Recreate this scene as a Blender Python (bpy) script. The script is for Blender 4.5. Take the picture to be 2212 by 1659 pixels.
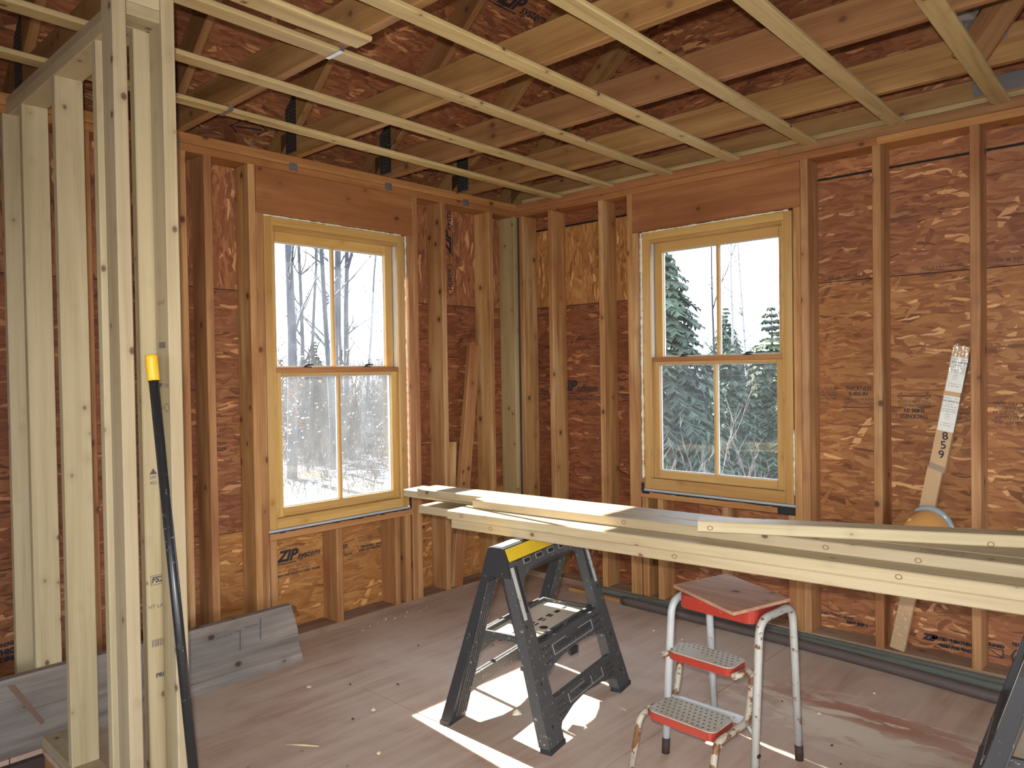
import bpy, bmesh, math, random
from mathutils import Vector, Matrix, Euler
random.seed(7)
PI = math.pi
for o in list(bpy.data.objects): bpy.data.objects.remove(o, do_unlink=True)
scn = bpy.context.scene
COL = scn.collection

# ------------------------------------------------------------------ camera
YAW, PIT, ROL = .7504, -.0173, -.0155
CAM = Vector((3.4788, -3.7997, 1.3829))
Fw = Vector((-math.sin(YAW)*math.cos(PIT), math.cos(YAW)*math.cos(PIT), math.sin(PIT)))
R0 = Vector((math.cos(YAW), math.sin(YAW), 0)); U0 = R0.cross(Fw)
RT = R0*math.cos(ROL)+U0*math.sin(ROL); UP = U0*math.cos(ROL)-R0*math.sin(ROL)
cd = bpy.data.cameras.new('camera'); cam = bpy.data.objects.new('camera', cd); COL.objects.link(cam)
cd.sensor_fit = 'HORIZONTAL'; cd.sensor_width = 36; cd.lens = 1638.06/2212*36; cd.clip_end = 500; cd.clip_start = .02
cam.matrix_world = Matrix(((RT.x, UP.x, -Fw.x, CAM.x), (RT.y, UP.y, -Fw.y, CAM.y), (RT.z, UP.z, -Fw.z, CAM.z), (0, 0, 0, 1)))
scn.camera = cam

# ------------------------------------------------------------------ sky, sun, camera flash, exposure
w = bpy.data.worlds.new('world'); scn.world = w; w.use_nodes = True
nt = w.node_tree; bg = nt.nodes['Background']
tc = nt.nodes.new('ShaderNodeTexCoord'); sx = nt.nodes.new('ShaderNodeSeparateXYZ'); rp = nt.nodes.new('ShaderNodeValToRGB')
nt.links.new(tc.outputs['Generated'], sx.inputs[0]); nt.links.new(sx.outputs['Z'], rp.inputs[0]); nt.links.new(rp.outputs[0], bg.inputs[0])
rp.color_ramp.elements[0].color = (.92, .96, 1, 1); rp.color_ramp.elements[1].color = (.50, .68, 1, 1)
bg.inputs[1].default_value = 7.0
sl = bpy.data.lights.new('sun', 'SUN'); sun = bpy.data.objects.new('sun', sl); COL.objects.link(sun)
sl.energy = 50; sl.angle = math.radians(.55); sl.color = (1, .95, .86)
sun.rotation_euler = Vector((1, -.09, -.622)).to_track_quat('-Z', 'Y').to_euler(); sun.location = (-6, 1, 6)
fl = bpy.data.lights.new('camera_flash', 'SPOT'); flo = bpy.data.objects.new('camera_flash', fl); COL.objects.link(flo)
fl.energy = 235; fl.spot_size = math.radians(112); fl.spot_blend = .95; fl.shadow_soft_size = .012; fl.color = (1, .97, .92)
flo.location = CAM + UP*.065 - RT*.025; flo.rotation_euler = (Fw+RT*.10).to_track_quat('-Z', 'Y').to_euler()
vs = scn.view_settings
scn.display_settings.display_device = 'sRGB'
vs.view_transform = 'Standard'; vs.look = 'None'; vs.gamma = 1; vs.use_curve_mapping = False; vs.exposure = 0.14

# ------------------------------------------------------------------ node helpers
def newmat(name):
    m = bpy.data.materials.new(name); m.use_nodes = True
    return m, m.node_tree, m.node_tree.nodes['Principled BSDF']
def N(nt, t, **kw):
    n = nt.nodes.new(t)
    for k, v in kw.items(): setattr(n, k, v)
    return n
def mth(nt, op, a, b=None, c=None):
    n = N(nt, 'ShaderNodeMath', operation=op)
    for i, v in enumerate((a, b, c)):
        if v is None: continue
        if isinstance(v, (int, float)): n.inputs[i].default_value = v
        else: nt.links.new(v, n.inputs[i])
    return n.outputs[0]
def mix(nt, fac, a, b, typ='MIX'):
    n = N(nt, 'ShaderNodeMix', data_type='RGBA', blend_type=typ)
    for i, v in ((0, fac), (6, a), (7, b)):
        if isinstance(v, (int, float)): n.inputs[i].default_value = v
        elif isinstance(v, tuple): n.inputs[i].default_value = (*v[:3], 1)
        else: nt.links.new(v, n.inputs[i])
    return n.outputs[2]
def ramp(nt, fac, stops, interp='LINEAR'):
    n = N(nt, 'ShaderNodeValToRGB'); e = n.color_ramp.elements; n.color_ramp.interpolation = interp
    while len(e) < len(stops): e.new(.5)
    for el, (p, c) in zip(e, stops):
        el.position = p; el.color = (c, c, c, 1) if isinstance(c, (int, float)) else (*c, 1)
    nt.links.new(fac, n.inputs[0]); return n.outputs[0]
def mapr(nt, vec, scale, rot=0, loc=(0, 0, 0)):
    n = N(nt, 'ShaderNodeMapping'); n.inputs['Scale'].default_value = scale
    n.inputs['Rotation'].default_value = rot if isinstance(rot, tuple) else (0, 0, rot)
    n.inputs['Location'].default_value = loc
    nt.links.new(vec, n.inputs[0]); return n.outputs[0]
def noise(nt, vec, scale, detail=3, rough=.5, dist=0):
    n = N(nt, 'ShaderNodeTexNoise'); n.inputs['Scale'].default_value = scale; n.inputs['Detail'].default_value = detail
    n.inputs['Roughness'].default_value = rough; n.inputs['Distortion'].default_value = dist
    nt.links.new(vec, n.inputs['Vector']); return n
def objco(nt, k=(37.1, 91.7, 53.3)):
    t = N(nt, 'ShaderNodeTexCoord'); oi = N(nt, 'ShaderNodeObjectInfo')
    v = N(nt, 'ShaderNodeVectorMath', operation='SCALE'); v.inputs[0].default_value = k; nt.links.new(oi.outputs['Random'], v.inputs['Scale'])
    a = N(nt, 'ShaderNodeVectorMath', operation='ADD'); nt.links.new(t.outputs['Object'], a.inputs[0]); nt.links.new(v.outputs[0], a.inputs[1])
    return a.outputs[0], oi.outputs['Random']
def bump(nt, b, h, strength, dist=.002):
    n = N(nt, 'ShaderNodeBump'); n.inputs['Strength'].default_value = strength; n.inputs['Distance'].default_value = dist
    nt.links.new(h, n.inputs['Height']); nt.links.new(n.outputs[0], b.inputs['Normal'])

_mc = {}
def plain(name, col, rough=.5, metal=0, spec=.5, alpha=None, speck=None, speckscale=60, speckpos=.62):
    if name in _mc: return _mc[name]
    m, nt, b = newmat(name); b.inputs['Roughness'].default_value = rough; b.inputs['Metallic'].default_value = metal
    b.inputs['Specular IOR Level'].default_value = spec
    v, r = objco(nt)
    n = noise(nt, v, 14, 4).outputs['Fac']
    c = mix(nt, mth(nt, 'MULTIPLY', n, .5), tuple(x*1.12 for x in col), tuple(x*.78 for x in col))
    if speck:
        s = ramp(nt, noise(nt, v, speckscale, 5, .62).outputs['Fac'], [(speckpos, 0), (speckpos+.05, 1)])
        c = mix(nt, s, c, speck)
    nt.links.new(c, b.inputs['Base Color']); bump(nt, b, n, .15, .001)
    _mc[name] = m; return m

def wood(kind, axis):
    key = ('wood', kind, axis)
    if key in _mc: return _mc[key]
    P = dict(
        aged=dict(c=[(.25, .105, .036), (.40, .198, .072), (.53, .30, .122)], knot=(.10, .038, .014), blotch=(.29, .108, .036), bl=.75, rough=.62),
        warm=dict(c=[(.28, .115, .036), (.38, .165, .052), (.47, .235, .085)], knot=(.10, .03, .012), blotch=(.25, .09, .03), bl=.35, rough=.6),
        header=dict(c=[(.25, .092, .030), (.32, .125, .042), (.40, .175, .062)], knot=(.10, .03, .012), blotch=(.22, .07, .024), bl=.35, rough=.6),
        pale=dict(c=[(.36, .28, .155), (.43, .345, .205), (.48, .395, .25)], knot=(.13, .065, .035), blotch=(.36, .275, .16), bl=.35, rough=.5),
        strap=dict(c=[(.32, .225, .09), (.45, .335, .15), (.52, .40, .20)], knot=(.12, .05, .02), blotch=(.44, .27, .11), bl=.35, rough=.55),
        truss=dict(c=[(.20, .088, .030), (.29, .145, .050), (.37, .20, .078)], knot=(.12, .05, .02), blotch=(.26, .11, .045), bl=.4, rough=.62),
        grey=dict(c=[(.14, .115, .095), (.23, .195, .165), (.31, .27, .235)], knot=(.05, .03, .02), blotch=(.12, .115, .115), bl=.6, rough=.8),
        honey=dict(c=[(.42, .225, .064), (.50, .295, .095), (.56, .36, .135)], knot=(.40, .18, .035), blotch=(.46, .21, .045), bl=.2, rough=.38),
        dusty=dict(c=[(.21, .125, .078), (.29, .185, .12), (.37, .25, .17)], knot=(.12, .05, .03), blotch=(.36, .29, .22), bl=.6, rough=.75),
        ply=dict(c=[(.25, .115, .072), (.36, .19, .125), (.46, .28, .20)], knot=(.09, .03, .02), blotch=(.33, .19, .14), bl=.5, rough=.7),
    )[kind]
    m, nt, b = newmat(f'{kind}_wood_{axis}'); b.inputs['Roughness'].default_value = P['rough']; b.inputs['Specular IOR Level'].default_value = .35
    v, rnd = objco(nt)
    def sc(al, ac):
        s = [ac]*3; s['xyz'.index(axis)] = al; return tuple(s)
    g1 = noise(nt, mapr(nt, v, sc(.9, 17)), 1, 4, .55, .7).outputs['Fac']
    g2 = noise(nt, mapr(nt, v, sc(4, 190)), 1, 2).outputs['Fac']
    f = mth(nt, 'ADD', mth(nt, 'MULTIPLY', g1, .75), mth(nt, 'MULTIPLY', g2, .25))
    c = ramp(nt, f, [(.33, P['c'][0]), (.5, P['c'][1]), (.66, P['c'][2])])
    bl = noise(nt, mapr(nt, v, sc(1.6, 5)), 1, 3).outputs['Fac']
    c = mix(nt, mth(nt, 'MULTIPLY', ramp(nt, bl, [(.5, 0), (.68, 1)]), P['bl']), c, P['blotch'])
    if kind in ('aged', 'header', 'warm'):   # sun-bleached, water-marked streaks
        st = noise(nt, mapr(nt, v, sc(.8, 9), 0, (5, 5, 5)), 1, 4, .6).outputs['Fac']
        c = mix(nt, mth(nt, 'MULTIPLY', ramp(nt, st, [(.56, 0), (.72, 1)]), (.7 if kind == 'aged' else .2)), c, (.60, .41, .20))
    vo = N(nt, 'ShaderNodeTexVoronoi'); vo.inputs['Scale'].default_value = 1
    nt.links.new(mapr(nt, v, sc(7.5, 10) if kind not in ('pale', 'strap') else sc(11, 15)), vo.inputs['Vector'])
    sp = N(nt, 'ShaderNodeSeparateColor'); nt.links.new(vo.outputs['Color'], sp.inputs[0])
    on = mth(nt, 'GREATER_THAN', sp.outputs[0], .40 if kind not in ('pale', 'strap') else .45)
    k = mth(nt, 'MULTIPLY', ramp(nt, vo.outputs['Distance'], [(.045, 1), (.10, .8), (.145, 0)]), on)
    halo = mth(nt, 'MULTIPLY', mth(nt, 'MULTIPLY', ramp(nt, vo.outputs['Distance'], [(.12, 1), (.38, 0)]), on), .35)
    c = mix(nt, halo, c, tuple(x*.8 for x in P['c'][0])); c = mix(nt, k, c, P['knot'])
    hs = N(nt, 'ShaderNodeHueSaturation'); nt.links.new(c, hs.inputs['Color'])
    nt.links.new(mth(nt, 'ADD', mth(nt, 'MULTIPLY', rnd, .26), .87), hs.inputs['Value'])
    nt.links.new(mth(nt, 'ADD', mth(nt, 'MULTIPLY', rnd, .012), .494), hs.inputs['Hue'])
    nt.links.new(hs.outputs[0], b.inputs['Base Color']); bump(nt, b, g2, .12, .001)
    _mc[key] = m; return m

def osb(kind, vert=False):
    key = ('osb', kind, vert)
    if key in _mc: return _mc[key]
    pal = dict(
        red=[(.105, .032, .016), (.165, .052, .024), (.21, .072, .030), (.26, .10, .040), (.33, .15, .062)],
        tan=[(.150, .050, .024), (.235, .085, .038), (.30, .118, .050), (.37, .165, .070), (.49, .265, .125)],
        gold=[(.22, .085, .026), (.32, .135, .042), (.40, .18, .056), (.47, .235, .080), (.55, .32, .13)],
        roof=[(.135, .044, .022), (.21, .072, .034), (.28, .105, .046), (.35, .145, .062), (.46, .23, .10)],
        amber=[(.16, .056, .022), (.26, .098, .036), (.34, .142, .050), (.42, .20, .070), (.53, .31, .14)],
    )[kind]
    m, nt, b = newmat(f'osb_{kind}'+('_upright' if vert else '')); b.inputs['Roughness'].default_value = .55; b.inputs['Specular IOR Level'].default_value = .3
    v, rnd = objco(nt, (13.1, 7.7, 3.3))
    base_rot = PI/2 if vert else 0
    wob = noise(nt, v, 9, 3)
    dv = N(nt, 'ShaderNodeVectorMath', operation='MULTIPLY_ADD'); nt.links.new(wob.outputs['Color'], dv.inputs[0]); dv.inputs[1].default_value = (.035, .035, 0); nt.links.new(v, dv.inputs[2])
    v2 = dv.outputs[0]
    c = None; hgt = None
    stops = [(i/4.0, pal[i]) for i in range(5)]
    for i, (ang, ln, wd, th) in enumerate([(0.03, 5.5, 34, 0), (-.22, 5.5, 30, .45), (.30, 6.5, 40, .55), (.85, 7.5, 32, .78), (-1.0, 8, 36, .82), (.06, 12, 85, .66), (-.12, 15, 110, .80)]):
        mv = mapr(nt, v2, (ln, wd, 0), 0, (i*3.7, i*1.9, 0))
        pre = N(nt, 'ShaderNodeVectorRotate', rotation_type='Z_AXIS'); nt.links.new(v2, pre.inputs['Vector']); pre.inputs['Angle'].default_value = ang+base_rot
        mv = mapr(nt, pre.outputs[0], (ln, wd, 0), 0, (i*3.7, i*1.9, 0))
        vo = N(nt, 'ShaderNodeTexVoronoi', voronoi_dimensions='2D'); vo.inputs['Scale'].default_value = 1; nt.links.new(mv, vo.inputs['Vector'])
        sp = N(nt, 'ShaderNodeSeparateColor'); nt.links.new(vo.outputs['Color'], sp.inputs[0])
        gr = noise(nt, mapr(nt, pre.outputs[0], (ln*1.5, wd*9, 0)), 1, 2).outputs['Fac']
        fac = mth(nt, 'ADD', mth(nt, 'MULTIPLY', sp.outputs[0], .72), mth(nt, 'MULTIPLY', gr, .30))
        col = ramp(nt, fac, stops)
        pale = mth(nt, 'GREATER_THAN', sp.outputs[2], .955); dark = mth(nt, 'LESS_THAN', sp.outputs[2], .045)
        col = mix(nt, pale, col, tuple(min(1, x*1.45) for x in pal[4])); col = mix(nt, mth(nt, 'MULTIPLY', dark, .7), col, tuple(x*.4 for x in pal[0]))
        if c is None: c = col; hgt = sp.outputs[0]
        else:
            mk = mth(nt, 'GREATER_THAN', sp.outputs[1], th)
            c = mix(nt, mk, c, col); hgt = mth(nt, 'ADD', hgt, mth(nt, 'MULTIPLY', mk, sp.outputs[0]))
    big = noise(nt, v, 2.3, 3).outputs['Fac']
    c = mix(nt, .5, c, ramp(nt, big, [(.3, (.62, .55, .5)), (.7, (1.25, 1.2, 1.1))]), 'MULTIPLY')
    c = mix(nt, .20, c, pal[2])
    pre = N(nt, 'ShaderNodeVectorRotate', rotation_type='Z_AXIS'); nt.links.new(v2, pre.inputs['Vector']); pre.inputs['Angle'].default_value = base_rot+.08
    fl_ = noise(nt, mapr(nt, pre.outputs[0], (9, 75, 0)), 1, 3, .6).outputs['Fac']
    c = mix(nt, mth(nt, 'MULTIPLY', ramp(nt, fl_, [(.63, 0), (.70, 1)]), .6), c, tuple(x*.45 for x in pal[0]))
    hs = N(nt, 'ShaderNodeHueSaturation'); nt.links.new(c, hs.inputs['Color']); nt.links.new(mth(nt, 'ADD', mth(nt, 'MULTIPLY', rnd, .2), .9), hs.inputs['Value'])
    nt.links.new(hs.outputs[0], b.inputs['Base Color']); bump(nt, b, hgt, .25, .0015)
    _mc[key] = m; return m

INK = plain('stamp_ink', (.018, .016, .022), .7)
def pane_mat():
    m, nt, b = newmat('dusty_window_glass'); nt.nodes.remove(b)
    out = nt.nodes['Material Output']
    tr = N(nt, 'ShaderNodeBsdfTransparent'); tr.inputs[0].default_value = (.975, .985, .985, 1)
    gl = N(nt, 'ShaderNodeBsdfGlossy'); gl.inputs['Roughness'].default_value = .02
    fr = N(nt, 'ShaderNodeFresnel'); fr.inputs[0].default_value = 1.5
    m1 = N(nt, 'ShaderNodeMixShader'); gb = N(nt, 'ShaderNodeNewGeometry'); nt.links.new(mth(nt, 'MULTIPLY', mth(nt, 'MULTIPLY', fr.outputs[0], 1.9), mth(nt, 'SUBTRACT', 1, gb.outputs['Backfacing'])), m1.inputs[0]); nt.links.new(tr.outputs[0], m1.inputs[1]); nt.links.new(gl.outputs[0], m1.inputs[2])
    df = N(nt, 'ShaderNodeBsdfTranslucent'); df.inputs[0].default_value = (.8, .84, .86, 1)
    v, r = objco(nt)
    ns = noise(nt, mapr(nt, v, (6, 6, 2)), 3, 5, .6).outputs['Fac']
    dust = ramp(nt, ns, [(.35, .003), (.75, .011)])
    m2 = N(nt, 'ShaderNodeMixShader'); nt.links.new(dust, m2.inputs[0]); nt.links.new(m1.outputs[0], m2.inputs[1]); nt.links.new(df.outputs[0], m2.inputs[2])
    nt.links.new(m2.outputs[0], out.inputs[0]); return m
PANE = pane_mat()
def mesh_screen():
    m, nt, b = newmat('insect_screen_mesh'); nt.nodes.remove(b)
    out = nt.nodes['Material Output']
    tr = N(nt, 'ShaderNodeBsdfTransparent'); df = N(nt, 'ShaderNodeBsdfDiffuse'); df.inputs[0].default_value = (.18, .19, .19, 1)
    tl = N(nt, 'ShaderNodeBsdfTranslucent'); tl.inputs[0].default_value = (.06, .06, .06, 1)
    a = N(nt, 'ShaderNodeAddShader'); nt.links.new(df.outputs[0], a.inputs[0]); nt.links.new(tl.outputs[0], a.inputs[1])
    mx = N(nt, 'ShaderNodeMixShader'); mx.inputs[0].default_value = .10; nt.links.new(tr.outputs[0], mx.inputs[1]); nt.links.new(a.outputs[0], mx.inputs[2])
    nt.links.new(mx.outputs[0], out.inputs[0]); return m
SCREEN = mesh_screen()

# ------------------------------------------------------------------ mesh helpers
class MB:
    def __init__(s): s.v = []; s.f = []; s.sm = []
    def add(s, vs, fs, sm=False):
        n = len(s.v); s.v += [tuple(p) for p in vs]; s.f += [tuple(i+n for i in f) for f in fs]; s.sm += [sm]*len(fs); return s
    def box(s, x0, x1, y0, y1, z0, z1):
        vs = [(x, y, z) for x in (x0, x1) for y in (y0, y1) for z in (z0, z1)]
        return s.add(vs, [(0, 1, 3, 2), (4, 6, 7, 5), (0, 4, 5, 1), (2, 3, 7, 6), (0, 2, 6, 4), (1, 5, 7, 3)])
    def hexa(s, a, b):     # two quads (4 points each), joined
        n = len(a)
        fs = [tuple(range(n-1, -1, -1)), tuple(range(n, 2*n))]
        for i in range(n): j = (i+1) % n; fs.append((i, j, n+j, n+i))
        return s.add(list(a)+list(b), fs)
    def lum(s, x0, x1, y0, y1, z0, z1, axis, e=.003):   # eased-edge stick along axis
        lo = [x0, y0, z0]; hi = [x1, y1, z1]; i = 'xyz'.index(axis); j, k = [(1, 2), (2, 0), (0, 1)][i]
        e = min(e, (hi[j]-lo[j])*.3, (hi[k]-lo[k])*.3)
        pr = [(lo[j]+e, lo[k]), (hi[j]-e, lo[k]), (hi[j], lo[k]+e), (hi[j], hi[k]-e), (hi[j]-e, hi[k]), (lo[j]+e, hi[k]), (lo[j], hi[k]-e), (lo[j], lo[k]+e)]
        vs = []
        for t in (lo[i], hi[i]):
            for a, b in pr:
                p = [0, 0, 0]; p[i] = t; p[j] = a; p[k] = b; vs.append(p)
        fs = [tuple(range(7, -1, -1)), tuple(range(8, 16))]+[(q, (q+1) % 8, 8+(q+1) % 8, 8+q) for q in range(8)]
        return s.add(vs, fs)
    def tube(s, pts, r, n=8, caps=True, flat=1):
        pts = [Vector(p) for p in pts]; rs = r if isinstance(r, (list, tuple)) else [r]*len(pts)
        base = len(s.v); prev = None
        for i, p in enumerate(pts):
            d = (pts[min(i+1, len(pts)-1)]-pts[max(i-1, 0)])
            if d.length < 1e-9: d = Vector((0, 0, 1))
            d.normalize()
            if prev is None: a = d.orthogonal().normalized()
            else:
                a = prev-d*prev.dot(d)
                a = a.normalized() if a.length > 1e-6 else d.orthogonal().normalized()
            prev = a; b = d.cross(a)
            for q in range(n):
                t = 2*PI*q/n; s.v.append(tuple(p+(a*math.cos(t)+b*math.sin(t))*rs[i]))
        for i in range(len(pts)-1):
            for q in range(n):
                s.f.append((base+i*n+q, base+i*n+(q+1) % n, base+(i+1)*n+(q+1) % n, base+(i+1)*n+q)); s.sm.append(True)
        if caps:
            s.f.append(tuple(base+q for q in range(n-1, -1, -1))); s.sm.append(False)
            e = base+(len(pts)-1)*n; s.f.append(tuple(e+q for q in range(n))); s.sm.append(False)
        return s
    def mesh(s, name, mats=None):
        m = bpy.data.meshes.new(name); m.from_pydata(s.v, [], s.f); m.validate()
        if len(m.polygons) == len(s.sm): m.polygons.foreach_set('use_smooth', s.sm)
        m.update(); return m
    def build(s, name, mat, parent=None, M=None, kind=None, label=None):
        return link(name, s.mesh(name), mat, parent, M, kind, label)
def link(name, me, mat, parent=None, M=None, kind=None, label=None):
    if mat and not me.materials: me.materials.append(mat)
    o = bpy.data.objects.new(name, me); COL.objects.link(o)
    if parent: o.parent = parent
    if M is not None: o.matrix_local = M
    if kind: o['kind'] = kind
    if label: o['label'] = label
    return o
def tag(o, label=None, cat=None, group=None, kind=None):
    if label: o['label'] = label
    if cat: o['category'] = cat
    if group: o['group'] = group
    if kind: o['kind'] = kind
    return o
def empty(name, loc=(0, 0, 0), rz=0, kind=None, parent=None):
    o = bpy.data.objects.new(name, None); COL.objects.link(o); o.empty_display_size = .1
    if parent: o.parent = parent
    o.location = loc; o.rotation_euler = (0, 0, rz)
    if kind: o['kind'] = kind
    return o
_lm = {}
def stick(name, x0, x1, y0, y1, z0, z1, axis, kind='aged', parent=None, e=.003, label=None):
    d = (round(x1-x0, 4), round(y1-y0, 4), round(z1-z0, 4)); key = (d, axis, kind, e)
    if key not in _lm:
        b = MB().lum(-d[0]/2, d[0]/2, -d[1]/2, d[1]/2, -d[2]/2, d[2]/2, axis, e); me = b.mesh(name); me.materials.append(wood(kind, axis)); _lm[key] = me
    return link(name, _lm[key], None, parent, Matrix.Translation(((x0+x1)/2, (y0+y1)/2, (z0+z1)/2)), None, label)
def beam(name, p, q, width, thick, kind, parent=None, up=(0, 1, 0), e=.003, label=None):
    # board from p to q (centre line); 'thick' measured along up, width across
    p = Vector(p); q = Vector(q); x = (q-p).normalized(); y = Vector(up); y = (y-x*y.dot(x)).normalized(); z = x.cross(y); L = (q-p).length
    M = Matrix(((x.x, y.x, z.x, 0), (x.y, y.y, z.y, 0), (x.z, y.z, z.z, 0), (0, 0, 0, 1))); M.translation = (p+q)/2
    b = MB().lum(-L/2, L/2, -thick/2, thick/2, -width/2, width/2, 'x', e)
    return b.build(name, wood(kind, 'x'), parent, M, None, label)
def frame_M(o, x, y, z):
    M = Matrix(((x[0], y[0], z[0], 0), (x[1], y[1], z[1], 0), (x[2], y[2], z[2], 0), (0, 0, 0, 1))); M.translation = Vector(o); return M
def rects(u0, u1, v0, v1, holes=()):
    us = sorted({u0, u1, *[min(max(h[i], u0), u1) for h in holes for i in (0, 1)]}); vs_ = sorted({v0, v1, *[min(max(h[i], v0), v1) for h in holes for i in (2, 3)]})
    out = []
    for a, b in zip(us, us[1:]):
        for c, d in zip(vs_, vs_[1:]):
            if any(h[0] < (a+b)/2 < h[1] and h[2] < (c+d)/2 < h[3] for h in holes): continue
            out.append((a, b, c, d))
    return out
def panel(name, u0, u1, v0, v1, M, mat, parent, holes=(), t=.011):
    b = MB(); cu, cv = (u0+u1)/2, (v0+v1)/2
    for a, bb, c, d in rects(u0, u1, v0, v1, holes): b.box(a-cu, bb-cu, c-cv, d-cv, -t, 0)
    o = b.build(name, mat, parent, M @ Matrix.Translation((cu, cv, 0)))
    o['_c'] = (cu, cv)
    return o
_dg = None
def text_bm(body, size, shear=0, bold=0, align='CENTER', sp=1.0, sx=1.0):
    c = bpy.data.curves.new('text', 'FONT'); c.body = body; c.size = size; c.shear = shear; c.align_x = align; c.align_y = 'CENTER'
    c.offset = bold; c.space_character = sp; c.resolution_u = 3; c.space_line = .85
    o = bpy.data.objects.new('text', c); COL.objects.link(o)
    dg = bpy.context.evaluated_depsgraph_get(); dg.update()
    me = bpy.data.meshes.new_from_object(o.evaluated_get(dg)); bpy.data.objects.remove(o); bpy.data.curves.remove(c)
    if sx != 1: me.transform(Matrix.Diagonal((sx, 1, 1, 1)))
    me.materials.clear(); return me
def stamp(pan, u, v, items, rot=0, mat=None, name='printed_stamp', h=.0006):
    """items: ('t', body, size, du, dv, shear, bold, sx) text, ('b', u0,u1,v0,v1) bar, ('o', ru, rv, wd) oval ring, ('a', len, wd, dv) double arrow; one joined flat print"""
    bm = bmesh.new()
    for it in items:
        if it[0] == 't':
            _, body, size, du, dv, sh, bo, sx = it
            me = text_bm(body, size, sh, bo, sx=sx); me.transform(Matrix.Translation((du, dv, 0))); bm.from_mesh(me); bpy.data.meshes.remove(me)
        elif it[0] == 'b':
            _, a, b, c, d = it; bm.faces.new([bm.verts.new(p) for p in ((a, c, 0), (b, c, 0), (b, d, 0), (a, d, 0))])
        elif it[0] == 'q':
            bm.faces.new([bm.verts.new((*p, 0)) for p in it[1]])
        elif it[0] == 'o':
            _, ru, rv, wd, du, dv = it; n = 28
            A = [bm.verts.new((du+ru*math.cos(2*PI*i/n), dv+rv*math.sin(2*PI*i/n), 0)) for i in range(n)]
            B = [bm.verts.new((du+(ru-wd)*math.cos(2*PI*i/n), dv+(rv-wd)*math.sin(2*PI*i/n), 0)) for i in range(n)]
            for i in range(n): bm.faces.new((A[i], A[(i+1) % n], B[(i+1) % n], B[i]))
        elif it[0] == 'a':
            _, L, wd, dv = it[:4]; h2 = L/2; k = wd*4
            bm.faces.new([bm.verts.new(p) for p in ((-h2+k, dv-wd/2, 0), (h2-k, dv-wd/2, 0), (h2-k, dv+wd/2, 0), (-h2+k, dv+wd/2, 0))])
            for sgn in (-1, 1):
                for t in (-1, 1):
                    bm.faces.new([bm.verts.new(p) for p in ((sgn*h2, dv, 0), (sgn*(h2-k*1.6), dv+t*k, 0), (sgn*(h2-k*1.2), dv+t*k, 0), (sgn*(h2-wd*1.5), dv, 0))])
    me = bpy.data.meshes.new(name); bm.to_mesh(me); bm.free()
    cu, cv = pan.get('_c', (0, 0))
    M = Matrix.Translation((u-cu, v-cv, h)) @ Matrix.Rotation(rot, 4, 'Z')
    return link(name, me, mat or INK, pan, M)
def fillet(pts, rad, n=5):
    pts = [Vector(p) for p in pts]; out = [pts[0]]
    for a, b, c in zip(pts, pts[1:], pts[2:]):
        d1 = (a-b); d2 = (c-b); r = min(rad, d1.length*.48, d2.length*.48); p = b+d1.normalized()*r; q = b+d2.normalized()*r
        for i in range(n+1):
            t = i/n; out.append(p*(1-t)**2+b*2*t*(1-t)+q*t*t)
    out.append(pts[-1]); return out

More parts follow.
